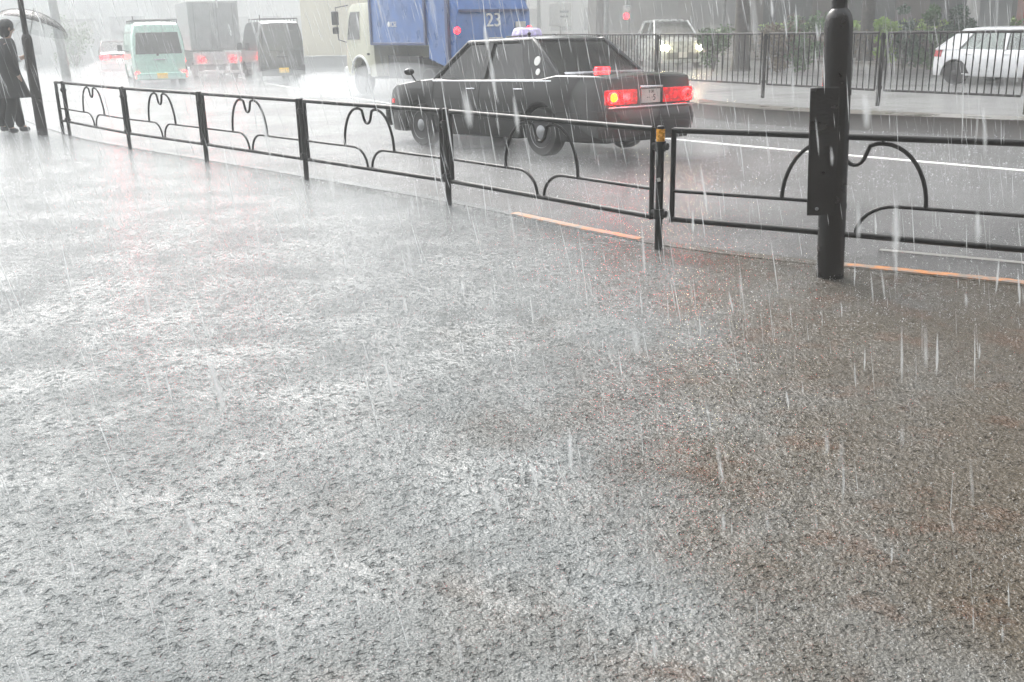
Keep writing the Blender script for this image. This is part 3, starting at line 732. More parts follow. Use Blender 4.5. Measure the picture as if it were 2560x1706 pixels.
def red_car():
    hz = rad(90+22); r = thing('saloon_car', 'small dark saloon car with red tail lamps ahead of the mint green van', 'car', ahead(-16.3,44.2,hz,2.1), (0,0,hz))
    xr, xf = -2.1, 2.1
    zt = pl([(-2.1,.92),(-1.95,.98),(-1.5,1.0),(.7,.93),(1.1,.95),(2.1,.72)])
    b, side = car_body(r, xr, xf, .84, .22, (-1.25,1.25), .3, zt, M['redcar'])
    cabin(r, 1.1, .4, -.9, -1.55, .77, .62, .95, 1.42, [(-.15,-.06,-.2,-.1),(-1.35,-1.1,-.95,-.8)], M['redcar'], M['glass'])
    for sg in (1,-1):
        wheel(r, -1.25, sg*.72, side=sg); wheel(r, 1.25, sg*.72, side=sg)
        c = MB(); c.box((xr-.01,sg*.58,.80), (.05,.38,.16)); c.build('tail_light', M['red_on'], r, bevel=.02)
    c = MB(); c.box((xr-.005,0,.80), (.04,.8,.12)); c.build('light_bar', M['red_soft'], r)
    c = MB(); c.box((xr-.03,0,.42), (.14,1.6,.3)); c.build('rear_bumper', M['trim'], r, bevel=.05)
    end_plate(r, xr-.03, 0, .66, .33, .165, M['plate_white'])
red_car()

def garbage_truck():
    hz = rad(90+34); r = thing('garbage_truck', 'blue bin lorry with a cream cab and white 23 on its back', 'truck', ahead(-.24,24.2,hz,3.0), (0,0,hz))
    xr = -3.0
    W = 1.05
    # body with ribs, hopper with sloping back
    c = MB(); c.box((xr+2.75,0,2.0), (2.9,2*W,1.45)); bo = c.build('body', M['blue'], r, bevel=.05)
    c = MB()
    for x in (xr+1.36, xr+4.16): 
        for sg in (1,-1): c.box((x,sg*(W+.012),2.0), (.09,.05,1.44))
    for sg in (1,-1): c.box((xr+2.76,sg*(W+.012),1.31), (2.7,.05,.07))
    build_each(c, 'body_rib', M['blue_dark'], bo, bevel=.01)
    text_mesh('side_lettering', '\u25cfICSE', .17, M['letter'], bo, Matrix.Translation((xr+3.0,W+.014,1.77)) @ Matrix.Rotation(math.pi,4,'Z') @ Matrix.Rotation(rad(90),4,'X'))
    c = MB(); prof = [(xr+1.3,.95),(xr+1.3,2.73),(xr+.55,2.73),(xr+.02,2.0),(xr,.85),(xr+.35,.75)]
    c.prism([(p[0],p[1]) for p in prof], -W+.02, W-.02, Matrix(((1,0,0,0),(0,0,1,0),(0,1,0,0),(0,0,0,1))))
    ho = c.build('hopper', M['blue'], r, bevel=.04)
    c = MB(); c.box((xr-.012,0,2.02), (.05,1.9,.06)); c.build('hopper_bar', M['blue_dark'], ho)
    c = MB()
    for sg in (1,-1): c.box((xr+.32,sg*(W+.01),1.75), (.12,.09,1.9), Matrix.Identity(4))
    build_each(c, 'hopper_arm', M['blue_dark'], ho, bevel=.01)
    RT = Matrix(((0,0,-1,0),(-1,0,0,0),(0,1,0,0),(0,0,0,1)))
    text_mesh('fleet_number', '23', .42, M['letter'], ho, Matrix.Translation((xr+.0,.02,1.80)) @ RT, .02)
    c = MB(); c.box((xr-.02,-.02,1.33), (.03,.36,.2)); c.build('notice_plate', M['plate_white'], ho)
    c = MB(); c.box((xr-.02,-.72,1.62), (.03,.28,.3)); c.build('notice_plate', M['plate_white'], ho)
    for sg in (1,-1):
        c = MB(); c.lathe([(.07,0),(.07,.04),(.05,.06)], 16, Matrix.Translation((xr+.05,sg*(W-.06),1.6)) @ Matrix.Rotation(rad(-90),4,'Y')); c.build('marker_lamp', M['red_on'], r)
        c = MB(); c.box((xr-.02,sg*.8,.72), (.05,.32,.12)); c.build('tail_light', M['red_soft'], r, bevel=.01)
    c = MB(); c.box((0.1,0,.75), (5.4,.85,.35)); c.build('chassis', M['chassis'], r)
    c = MB()
    for sg in (1,-1): c.box((xr+2.6,sg*.95,.75), (1.6,.1,.55))
    build_each(c, 'side_guard', M['chassis'], r)
    end_plate(r, xr-.03, -.1, .9, .42, .2, M['plate_white'])
    for x in (xr+1.35, 2.05):
        for sg in (1,-1): wheel(r, x, sg*.88, .38, .26, side=sg, rim=M['darkhub'])
    # cab
    x0, x1 = 1.32, 3.0
    b, side = car_body(r, x0, x1, .98, .48, (2.05,), .40, pl([(x0,2.32),(x1-.55,2.32),(x1-.3,2.2),(x1-.06,1.35),(x1,.95)]), M['cream'], name='cab', tum=.06, endr=.3, endk=.06, bev=.05, step=.1, rows=14, wz=.5)
    for sg in (1,-1):
        c = MB(); a = [(2.0,1.42),(2.72,1.42),(2.60,1.95),(2.52,2.12),(2.0,2.12)]
        c.add([(x,sg*(side(x,z)+.022),z) for x, z in a]+[(x,sg*(side(x,z)-.02),z) for x, z in a], [(0,1,2,3,4),(9,8,7,6,5)]+[(i,(i+1) % 5,5+(i+1) % 5,5+i) for i in range(5)]); c.build('side_window', M['darkglass'], b)
        c = MB(); c.box((1.55,sg*(side(1.55,1.0)+.01),1.05), (.1,.03,.05)); c.build('door_handle', M['trim'], b)
        c = MB(); c.tube([(2.05+.52*math.cos(a),sg*.985,.5+.5*math.sin(a)) for a in np.linspace(.1,math.pi-.1,14)], .035, 8); c.build('wheel_arch', M['letter'], b)
        c = MB(); c.tube([(2.85,sg*.96,1.35),(3.05,sg*1.1,1.42),(3.08,sg*1.12,2.25),(2.75,sg*.9,2.3)], .016, 6)
        mo = c.build('mirror_stay', M['trim'], r)
        c = MB(); c.box((3.1,sg*1.14,1.98), (.07,.2,.36)); c.box((3.1,sg*1.14,1.66), (.07,.18,.18)); build_each(c, 'mirror', M['trim'], mo, bevel=.025)
        c = MB(); c.box((2.93,sg*.75,.78), (.08,.3,.16)); c.build('headlight', M['letter'], r, bevel=.02)
    c = MB(); c.panel([(x1-.055,.86,1.42),(x1-.055,-.86,1.42),(x1-.30,-.8,2.16),(x1-.30,.8,2.16)], .02); c.build('windscreen', M['darkglass'], b)
    c = MB(); c.box((x1-.02,0,.58), (.16,1.94,.26)); c.build('front_bumper', M['letter'], r, bevel=.04)
garbage_truck()

# ------------------------------------------------------------------ median railing
def railing():
    pts = smooth_path([(16.5,8.0),(11.9,11.35),(9.7,13.35),(7.83,15.45),(6.36,17.6),(5.0,20.1),(3.38,23.2),(2.35,26.4),(1.45,29.7),(.6,33.0)], 1)[:10]
    r = thing('median_railing', 'black upright-barred railing along the raised median behind the taxi', 'railing', (6.36,17.6,.15)); o = r.location
    zt = [1.14+.012*i for i in range(10)]
    for i, p in enumerate(pts):
        c = MB(); x, y = p.x-o.x, p.y-o.y
        c.box((x,y,.57), (.055,.055,1.2)); c.lathe([(.04,.0),(.04,.015)], 10, Matrix.Translation((x,y,0)))
        c.box((x,y,1.10), (.075,.075,.06)); c.box((x,y,.28), (.075,.075,.06)); c.build('post', M['iron'], r)
    for i in range(len(pts)-1):
        a = pts[i]-Vector((o.x,o.y,0)); b = pts[i+1]-Vector((o.x,o.y,0)); d = (b-a).normalized()
        a = a+d*.10; b = b-d*.10; c = MB()
        for z, rr in ((1.17,.021),(.235,.019)): c.tube([(a.x,a.y,z),(b.x,b.y,z)], rr, 8)
        n = 20
        for k in range(n+1):
            q = a.lerp(b, k/n); c.tube([(q.x,q.y,.235),(q.x,q.y,1.17)], .0105 if 0 < k < n else .016, 6)
        c.build('panel', M['iron'], r)
railing()

# ------------------------------------------------------------------ person with umbrella
def person():
    r = thing('person', 'person in a long dark coat walking under a clear umbrella', 'person', (-8.42,17.55,0), (0,0,rad(40)), scale=1.04)
    def skin(name, joints, edges, m, parent, root=0, sub=2):
        me = bpy.data.meshes.new(name); me.from_pydata([j[0] for j in joints], edges, []); me.materials.append(m)
        ob = bpy.data.objects.new(name, me); COL.objects.link(ob); ob.parent = parent
        s = ob.modifiers.new('skin', 'SKIN'); s.use_smooth_shade = True
        for i, j in enumerate(joints):
            rr = j[1] if hasattr(j[1], '__len__') else (j[1], j[1]); me.skin_vertices[0].data[i].radius = rr
        me.skin_vertices[0].data[root].use_root = True
        q = ob.modifiers.new('sub', 'SUBSURF'); q.levels = sub; q.render_levels = sub
        return ob
    # body: walking towards +x, left hand raised to the umbrella
    J = [((0,0,.93),.13),((.03,0,1.12),(.15,.12)),((.06,0,1.32),(.13,.10)),((.09,0,1.46),(.06,.06)),((.115,0,1.53),.052),((.135,0,1.63),(.082,.098)),((.135,0,1.72),(.06,.075)),
         ((.06,.19,1.38),.062),((.10,.25,1.15),.048),((.30,.18,1.17),.036),((.34,.17,1.19),.03),
         ((.05,-.19,1.38),.062),((.0,-.24,1.12),.048),((.12,-.23,.92),.036),((.14,-.225,.86),.03),
         ((.02,.09,.88),.095),((.09,.10,.50),.062),((.12,.10,.12),.042),((.22,.10,.05),.034),
         ((-.02,-.09,.88),.095),((-.01,-.10,.48),.062),((-.12,-.10,.13),.042),((-.03,-.10,.05),.034)]
    E = [(0,1),(1,2),(2,3),(3,4),(4,5),(5,6),(2,7),(7,8),(8,9),(9,10),(2,11),(11,12),(12,13),(13,14),(0,15),(15,16),(16,17),(17,18),(0,19),(19,20),(20,21),(21,22)]
    # fingers: left hand closes round the shaft, right hand hangs
    for (bx,by,bz), tip, idx in (((.34,.17,1.19),1,10),((.14,-.225,.86),0,14)):
        for k in range(5):
            n = len(J)
            if tip:
                J += [((bx+.03,by-.01,bz-.03+.018*k),.0095),((bx+.055,by-.03+.004*k,bz-.03+.018*k),.0085),((bx+.04,by-.055,bz-.03+.018*k),.0075)]
            else:
                J += [((bx+.02*(k-2)*.6,by+.006*k,bz-.05),.0095),((bx+.012*(k-2)+.008,by+.006*k,bz-.085-.004*(2-abs(k-2))),.0085),((bx+.012*(k-2)+.014,by+.004*k,bz-.11),.007)]
            E += [(idx,n),(n,n+1),(n+1,n+2)]
    body = skin('body', J, E, M['skin'], r)
    # coat from collar to knee, trousers, shoes
    c = MB(); vs = []; fs = []; n = 20
    rings = [(.09,1.50,.085,.08),(.075,1.44,.15,.13),(.06,1.36,.235,.15),(.05,1.2,.235,.165),(.03,1.02,.225,.165),(.03,.85,.265,.215),(.04,.70,.29,.26),(.05,.56,.31,.30)]
    for cx, z, ry, rx in rings:
        for k in range(n):
            a = 2*math.pi*k/n; w = 1+(.05*math.sin(5*a+z*9) if z < 1.0 else 0); vs.append((cx+rx*w*math.cos(a), ry*w*math.sin(a), z))
    for i in range(len(rings)-1):
        for k in range(n): fs.append((i*n+k,i*n+(k+1) % n,(i+1)*n+(k+1) % n,(i+1)*n+k))
    c.add(vs, fs)
    co = c.build('coat', M['coat'], r); s = co.modifiers.new('solid', 'SOLIDIFY'); s.thickness = .012; q = co.modifiers.new('sub', 'SUBSURF'); q.levels = 1; q.render_levels = 1
    skin('sleeve', [((.05,.17,1.40),.085),((.06,.21,1.36),.082),((.10,.262,1.15),.072),((.30,.182,1.175),.056)], [(0,1),(1,2),(2,3)], M['coat'], r)
    skin('sleeve', [((.04,-.17,1.40),.085),((.05,-.21,1.36),.082),((.0,-.252,1.12),.072),((.125,-.232,.905),.056)], [(0,1),(1,2),(2,3)], M['coat'], r)
    skin('trouser_leg', [((.02,.09,.86),.115),((.09,.10,.50),.09),((.125,.10,.06),.075)], [(0,1),(1,2)], M['trousers'], r)
    skin('trouser_leg', [((-.02,-.09,.86),.115),((-.01,-.10,.48),.09),((-.125,-.10,.08),.075)], [(0,1),(1,2)], M['trousers'], r)
    skin('shoe', [((.08,.10,.055),.05),((.16,.10,.05),.052),((.26,.10,.038),.04)], [(0,1),(1,2)], M['shoe'], r)
    skin('shoe', [((-.14,-.10,.06),.05),((-.06,-.10,.055),.052),((.03,-.10,.04),.04)], [(0,1),(1,2)], M['shoe'], r)
    c = MB(); c.ball((.115,0,1.685), (.112,.103,.115), 20, 12); c.ball((.075,0,1.61), (.09,.10,.12), 16, 10); c.build('hair', M['hair'], r)
    c = MB(); c.ball((.222,0,1.625), (.02,.014,.022), 10, 6); c.build('nose', M['skin'], body)
    for sg in (1,-1):
        c = MB(); c.ball((.205,sg*.033,1.655), (.012,.014,.010), 8, 6); c.build('eye', M['ink'], body)
        c = MB(); c.ball((.13,sg*.088,1.64), (.02,.012,.032), 8, 6); c.build('ear', M['skin'], body)
    c = MB(); c.box((.212,0,1.582), (.012,.05,.008)); c.build('mouth', M['pinkpanel'], body)
    c = MB(); c.tube([(.12,.16,1.45),(.20,.05,1.30),(.22,-.1,1.12)], .016, 6); c.build('bag_strap', M['strap'], r)
    r2 = r.copy(); COL.objects.link(r2); r2.location = (-8.78,17.9,0); r2.rotation_euler = (0,0,rad(62)); r2['label'] = 'second dark clothed person standing behind the umbrella holder'
    for ch in list(r.children):
        if ch.name.startswith('bag_strap'): continue
        c2 = ch.copy(); COL.objects.link(c2); c2.parent = r2
        for gch in ch.children: g2 = gch.copy(); COL.objects.link(g2); g2.parent = c2
    # umbrella: held, so a thing of its own
    u = thing('umbrella', 'clear vinyl umbrella held over the person in the dark coat', 'umbrella', (-8.12,17.72,1.22), (rad(4),rad(20),0))
    R = .60; n = 8
    c = MB(); vs = [(0,0,.80)]; fs = []; NR = 8
    for i in range(1, NR+1):
        t = i/NR; rr = R*math.sin(t*1.12)/math.sin(1.12); z = .80-.26*(1-math.cos(t*1.12))/(1-math.cos(1.12))
        for k in range(n*4):
            a = 2*math.pi*k/(n*4); sag = 1-.05*t*abs(math.sin(4*a)); vs.append((rr*sag*math.cos(a), rr*sag*math.sin(a), z))
    m = n*4
    for k in range(m): fs.append((0,1+k,1+(k+1) % m))
    for i in range(NR-1):
        for k in range(m): fs.append((1+i*m+k,1+i*m+(k+1) % m,1+(i+1)*m+(k+1) % m,1+(i+1)*m+k))
    c.add(vs, fs); c.build('canopy', M['vinyl'], u)
    c = MB(); c.tube([(0,0,-.05),(0,0,.86)], .008, 8); c.build('shaft', M['umb_metal'], u)
    for k in range(n):
        a = 2*math.pi*k/n; c = MB()
        c.tube([(R*math.sin(t*1.12)/math.sin(1.12)*math.cos(a),R*math.sin(t*1.12)/math.sin(1.12)*math.sin(a),.795-.26*(1-math.cos(t*1.12))/(1-math.cos(1.12))) for t in np.linspace(.02,1,8)], .004, 5); c.build('rib', M['umb_metal'], u)
    c = MB(); c.tube([(0,0,-.03),(0,0,-.14),(.01,0,-.18),(.035,0,-.2),(.06,0,-.18),(.065,0,-.15)], .014, 8); c.build('handle', M['strap'], u)
person()

# ------------------------------------------------------------------ vegetation
def leaves(centres, radii, n, size, name, m, parent, seed=0, flat=.8):
    g = np.random.default_rng(seed); C = np.array(centres); Rr = np.array(radii)
    idx = g.integers(0, len(C), n); d = g.normal(size=(n,3)); d /= np.linalg.norm(d,axis=1)[:,None]
    rr = g.random(n)**.45
    P = C[idx]+d*Rr[idx][:,None]*rr[:,None]*np.array([1,1,flat])
    a = g.normal(size=(n,3)); a /= np.linalg.norm(a,axis=1)[:,None]; b = np.cross(a, g.normal(size=(n,3))); b /= np.linalg.norm(b,axis=1)[:,None]
    s = size*(.6+.8*g.random(n))[:,None]
    V = np.stack([P-a*s, P-b*s*.45, P+a*s, P+b*s*.45], 1).reshape(-1,3)
    me = bpy.data.meshes.new(name); me.vertices.add(n*4); me.vertices.foreach_set('co', V.ravel().astype(np.float32))
    me.loops.add(n*4); me.loops.foreach_set('vertex_index', np.arange(n*4,dtype=np.int32)); me.polygons.add(n); me.polygons.foreach_set('loop_start', np.arange(n,dtype=np.int32)*4); me.polygons.foreach_set('loop_total', np.full(n,4,dtype=np.int32))
    me.update(calc_edges=True); me.materials.append(m)
    o = bpy.data.objects.new(name, me); COL.objects.link(o); o.parent = parent
    return o
def tree(label, loc, H, tr, crown_r, m, seed, n=5200, lean=0.):
    g = random.Random(seed); r = thing('tree', label, 'tree', loc, (0,0,0), 'trees beyond the far road')
    c = MB(); top = (lean*H*.6, .1*g.uniform(-1,1), H*.62)
    c.tube([(0,0,-.1),(lean*.3*H*.3,.0,H*.2),(lean*H*.3,.05,H*.42),top], tr, 12, tr*.5)
    c.lathe([(tr*1.35,-.1),(tr*1.1,.15),(tr*.95,.5)], 12)
    cs = []; rs = []
    for k in range(9):
        a = k*2.4+g.uniform(-.4,.4); h0 = H*g.uniform(.33,.6); L = crown_r*g.uniform(.55,1.0)
        b = (lean*h0, 0, h0); e = (b[0]+math.cos(a)*L, math.sin(a)*L, h0+H*g.uniform(.08,.3))
        mid = ((b[0]+e[0])/2, (b[1]+e[1])/2, (b[2]+e[2])/2+.25); c.tube([b,mid,e], tr*.34, 7, tr*.1)
        cs.append(e); rs.append(crown_r*g.uniform(.35,.6)); cs.append(mid); rs.append(crown_r*.3)
    cs.append((top[0],top[1],H*.85)); rs.append(crown_r*.6)
    c.build('trunk', M['bark'], r)
    leaves(cs, rs, n, .17, 'crown', m, r, seed)
    return r
tree('thick-trunked street tree beyond the railing, left of the thick lamp post', (7.45,33,.16), 11, .26, 4.2, M['leaf'], 3, lean=0)
tree('pale-barked tree just right of the thick lamp post beyond the far road', (9.75,30.5,.16), 10, .2, 3.8, M['leaf'], 5, lean=.04)
tree('leafy tree far back behind the oncoming car', (4.2,46,.16), 12, .22, 4.6, M['leaf_dark'], 9, lean=-.02)
tree('leafy tree standing behind the white hatchback', (16.6,28.5,.16), 11, .24, 4.4, M['leaf_dark'], 12)
tree('tall tree behind the conical shrubs', (12.6,36.5,.16), 13, .25, 5.0, M['leaf_dark'], 15)
def shrub(label, loc, w, h, m, seed, n=1500, cone=True, group='shrubs in the far planting bed'):
    r = thing('shrub', label, 'shrub', loc, group=group); c = MB(); g = random.Random(seed)
    for k in range(5):
        a = k*1.3; c.tube([(0,0,-.05),(math.cos(a)*w*.12,math.sin(a)*w*.12,h*.35),(math.cos(a)*w*.3,math.sin(a)*w*.3,h*.75)], .02, 5, .008)
    c.build('stem', M['bark'], r)
    cs = []; rs = []
    for k in range(14):
        t = g.random(); rr = w*.5*((1-t*.75) if cone else 1); a = g.uniform(0,6.28)
        cs.append((math.cos(a)*rr*.6,math.sin(a)*rr*.6,h*(.12+.8*t))); rs.append(w*.30*((1.05-t*.6) if cone else 1))
    leaves(cs, rs, n, .065, 'foliage', m, r, seed); return r
shrub('dark conical shrub just right of the pale-barked tree', (11.55,30.2,.16), 1.25, 1.85, M['leaf_dark'], 31)
shrub('brownish green shrub between two dark shrubs', (12.1,29.8,.16), 1.0, 1.8, M['leaf'], 32)
shrub('broad dark green shrub left of the grey pillar', (12.85,29.6,.16), 1.5, 1.75, M['leaf_dark'], 33, n=2200)
shrub('small yellow green bush at the foot of the shrubs', (10.9,29.9,.16), .7, 1.45, M['leaf_bright'], 34, n=700, cone=False)
shrub('rusty leaved bush left of the thick lamp post', (8.1,30.6,.16), 1.1, 1.5, M['leaf_brown'], 35, cone=False)
shrub('dull green bush directly left of the thick lamp post', (8.75,30.4,.16), 1.1, 1.55, M['leaf'], 36, cone=False)
shrub('low grey green bush beside the thick-trunked tree', (6.4,32.0,.16), 1.0, 1.3, M['leaf'], 37, cone=False)
shrub('misty hedge bush beyond the left lamp post', (-22.6,55,0), 1.9, 2.6, M['leaf'], 38, n=1800, cone=False, group='bushes on the pavement at the left')
# clipped hedge with rusty leaves, and the bright green ground cover strip
FH = [p for p in offset(MK, 13.5) if 4 < p.x < 22 and p.y > 14]
h = MB(); hedge = thing('hedge', 'long low rusty brown hedge along the far side of the road', 'hedge', (FH[len(FH)//2].x,FH[len(FH)//2].y,.16)); o = hedge.location
cs = []; 
for i in range(len(FH)-1):
    for k in range(6):
        q = FH[i].lerp(FH[i+1], k/6); cs += [(q.x-o.x,q.y-o.y,.3),(q.x-o.x+.25,q.y-o.y+.25,.62),(q.x-o.x,q.y-o.y,.72)]
leaves(cs, [.42]*len(cs), 15000, .07, 'foliage', M['leaf_brown'], hedge, 41)
for q in FH[::3]: h.tube([(q.x-o.x,q.y-o.y,-.02),(q.x-o.x,q.y-o.y,.6)], .03, 6)
h.build('stem', M['bark'], hedge)
gc_ = offset(MK, 15.2); gpts = [p for p in gc_ if 11 < p.x < 24 and p.y > 12]
bed = MB()
a = gpts; b_ = [p+Vector((1.2,2.0,0)) for p in gpts]
bed.prism(xy(a)+xy(b_)[::-1], .1, 1.12); bd = bed.build('planter_wall', M['kerb']); tag(bd, 'raised grey planter wall under the bright green plants', 'wall')
cs = [tuple(a[i].lerp(b_[i], t)+Vector((0,0,1.28))) for i in range(len(a)) for t in (.1,.35,.6,.9)]
lg = leaves(cs, [.5]*len(cs), 7000, .085, 'ground_cover', M['leaf_bright'], None, 43, flat=.45); tag(lg, 'fresh green ground cover spilling over the raised planter', 'plants', kind='stuff')

# ------------------------------------------------------------------ buildings and far street furniture
def building(label, loc, rz, size, wall, rows, cols, name='building', win=M['winglass'], z0=1.0, dz=3.2, cat='building', group=None, wf=(.62,.5)):
    r = thing(name, label, cat, loc, (0,0,rz), group); w, d, hgt = size
    c = MB(); c.box((0,d/2,hgt/2), (w,d,hgt)); c.build('wall', wall, r)
    c = MB(); c.box((0,d/2,hgt+.2), (w+.4,d+.4,.4)); c.build('parapet', wall, r)
    k = 0
    for i in range(rows):
        for j in range(cols):
            x = -w/2+w*(j+.5)/cols; z = z0+dz*i+dz*wf[1]/2+.2
            if z+dz*wf[1]/2 > hgt-.2: continue
            c = MB(); c.box((x,-.01,z), (w/cols*wf[0],.08,dz*wf[1])); fo = c.build('window', win, r)
            if k < 40:
                c = MB(); c.box((x,-.06,z-dz*wf[1]/2-.05), (w/cols*wf[0]+.15,.14,.07)); c.build('window_sill', wall, fo)
            k += 1
    return r
# pale blocks fading into the rain at the far left and centre
building('wide pale block with small windows behind the sloping roofed warehouse', (-34,68,0), rad(24), (22,12,16), M['conc'], 4, 6)
building('pale grey block behind the mint green van', (-21,84,0), rad(20), (17,12,21), M['conc'], 6, 7)
building('grey block rising behind the box truck', (-9.5,92,0), rad(10), (14,12,17), M['conc2'], 5, 5)
building('pale block beyond the pair of thin poles over the taxi', (5.4,78,0), rad(-6), (15,12,12), M['conc'], 3, 6)
building('beige walled building directly behind the cream truck cab', (-4.6,50.5,-.1), rad(-3), (10.4,9,9), M['beige_wall'], 1, 3, z0=4.8)
building('dark brown grey office block rising behind the trees and shop front', (27,43,0), rad(-36), (44,16,44), M['dark_wall'], 12, 11, win=M['darkwin'])
building('dark grey block standing behind the tree left of the thick lamp post', (11.2,60,0), rad(-12), (13,12,46), M['dark_wall'], 13, 4, win=M['darkwin'])
building('unseen brown block added behind the viewer to darken reflections', (2,-7.5,0), rad(180), (70,10,17), M['brownwall'], 4, 16, win=M['darkwin'])  # unseen; added to darken reflections on surfaces facing the camera
def gable():
    r = thing('warehouse', 'low pale warehouse with a sloping roof seen behind the umbrella', 'building', (-26.6,58,0), (0,0,rad(22)))
    c = MB(); c.box((0,3,1.25), (7.4,6,2.5)); c.build('wall', M['conc'], r)
    c = MB(); c.prism([(-3.9,2.45),(3.9,2.45),(3.9,2.6),(-1.2,5.6),(-3.9,5.6)], -.2, 6.3, Matrix(((1,0,0,0),(0,0,1,0),(0,1,0,0),(0,0,0,1)))); c.build('roof', M['conc'], r)
    c = MB(); c.box((0,-.28,2.42), (7.6,.14,.14)); c.build('gutter', M['galv'], r)
    for x in (-2.2,.2,2.4):
        c = MB(); c.box((x,-.02,1.3), (1.3,.06,1.3)); c.build('window', M['winglass'], r)
gable()
lw = MB(); lw.box((0,0,.3), (6.4,.22,.6)); lw.box((0,-.02,.62), (6.5,.3,.06)); o_ = lw.build('low_wall', M['conc']); o_.location = (-6.4,44.5,-.1); o_.rotation_euler = (0,0,rad(-3)); tag(o_, 'low pale wall along the foot of the beige building', 'wall')
def utility_pole(label, loc, h, r0, lean=0., arm=True):
    r = thing('utility_pole', label, 'pole', loc, (0,lean,0), 'thin grey poles along the street')
    c = MB(); c.lathe([(r0,-.1),(r0*.95,2.5),(r0*.7,h)], 14); c.build('pole', M['galv'], r)
    if arm: c = MB(); c.box((0,0,h-.7), (1.6,.1,.1)); c.box((0,0,h-1.4), (1.2,.1,.1)); c.build('crossarm', M['galv'], r)
    return r
utility_pole('tall hazy utility pole with crossarms beyond the umbrella', (-16.9,40,0), 9, .17, rad(-2.2))
utility_pole('thin pole directly above the taxi roof lamp', (1.62,50,.03), 8, .09, 0, False)
utility_pole('thicker grey pole above the back of the taxi', (3.9,40.5,.03), 8, .10, 0, False)
utility_pole('thin dark pole left of the thick-trunked tree', (7.08,34,.16), 7, .05, 0, False)
utility_pole('thin dark pole right of the thick-trunked tree', (8.05,31.5,.16), 7, .05, 0, False)
def signal():
    r = thing('traffic_signal', 'traffic signal glowing red beside the oncoming car', 'traffic light', (5.3,45,.03))
    c = MB(); c.tube([(0,0,0),(0,0,3.2)], .05, 10); c.build('pole', M['galv'], r)
    c = MB(); c.box((-.1,-.12,1.98), (.34,.2,.62)); h_ = c.build('signal_head', M['conc'], r, bevel=.04)
    c = MB(); c.lathe([(.12,0),(.11,.03)], 16, Matrix.Translation((-.14,-.22,1.85)) @ Matrix.Rotation(rad(90),4,'X')); c.build('red_lens', mat('signal_red', (.6,.02,.05), .3, emit=(1,.01,.02), estr=9), h_)
    c = MB(); c.lathe([(.10,0),(.09,.03)], 16, Matrix.Translation((-.06,-.22,2.13)) @ Matrix.Rotation(rad(90),4,'X')); c.build('dark_lens', M['white_sticker'], h_)
signal()
def sign_board():
    r = thing('street_sign', 'small pale board with dark dashes on a post behind the taxi', 'sign', (2.75,52,.03))
    c = MB(); c.tube([(0,0,0),(0,0,2.1)], .04, 8); c.build('post', M['galv'], r)
    c = MB(); c.box((0,-.06,2.05), (1.1,.06,1.1)); b = c.build('board', M['white_sticker'], r, bevel=.02)
    c = MB(); c.box((.18,-.095,2.18), (.42,.01,.1)); c.box((.18,-.095,1.95), (.38,.01,.08)); build_each(c, 'dash_mark', M['boxgrey'], b)
sign_board()
pc = MB(); pc.box((0,0,3), (1.0,1.0,6)); pc.box((0,0,.2), (1.2,1.2,.4)); pcol = pc.build('pillar', M['conc2'], bevel=.03); pcol.location = (15.15,33,.16); tag(pcol, 'square grey pillar between the broad shrub and the shop front', 'pillar')
def shop():
    r = thing('shop_front', 'pale shop front with pink and red panels above the bright green plants', 'shop', (18.0,34.5,.16), (0,0,rad(-24)))
    c = MB(); c.box((0,1.5,2.2), (4.6,3,4.4)); c.build('wall', M['conc'], r)
    for x in (-2.1,-1.35): c = MB(); c.box((x,-.1,2.2), (.14,.16,4.2)); c.build('pilaster', M['white_sticker'], r)
    c = MB(); c.box((-.25,-.05,2.1), (1.7,.12,2.6)); c.build('pink_panel', M['pinkpanel'], r)
    c = MB(); c.box((-.6,-.12,1.35), (.6,.06,.55)); c.build('red_banner', M['redpanel'], r)
    c = MB(); c.box((1.5,-.05,1.8), (1.2,.1,2.2)); c.build('window', M['winglass'], r)
shop()

# ------------------------------------------------------------------ rain, splashes, spray and haze
CAM = np.array([0,0,1.55]); FW = np.array([0,.95441,-.29849]); R2 = np.array([.99974,-.00677,-.02165]); U2 = np.array([.02269,.29841,.95417])
def raw_mesh(name, V, F, m):
    me = bpy.data.meshes.new(name); nv = len(V); nf = len(F); k = F.shape[1]
    me.vertices.add(nv); me.vertices.foreach_set('co', V.astype(np.float32).ravel())
    me.loops.add(nf*k); me.loops.foreach_set('vertex_index', F.astype(np.int32).ravel()); me.polygons.add(nf)
    me.polygons.foreach_set('loop_start', np.arange(nf,dtype=np.int32)*k); me.polygons.foreach_set('loop_total', np.full(nf,k,dtype=np.int32))
    me.update(calc_edges=True); me.materials.append(m); o = bpy.data.objects.new(name, me); COL.objects.link(o); return o
def water(name, alpha, col=(.74,.77,.78)):
    m, nt, p = nodes(name); N = nt.nodes; L = nt.links; N.remove(p)
    tr = N.new('ShaderNodeBsdfTransparent'); d = N.new('ShaderNodeBsdfDiffuse'); d.inputs['Color'].default_value = (*col,1)
    t = N.new('ShaderNodeBsdfTranslucent'); t.inputs['Color'].default_value = (*col,1)
    m1 = N.new('ShaderNodeMixShader'); m1.inputs[0].default_value = .5; L.new(d.outputs[0], m1.inputs[1]); L.new(t.outputs[0], m1.inputs[2])
    m2 = N.new('ShaderNodeMixShader'); m2.inputs[0].default_value = alpha; L.new(tr.outputs[0], m2.inputs[1]); L.new(m1.outputs[0], m2.inputs[2])
    L.new(m2.outputs[0], N['Material Output'].inputs['Surface']); return m
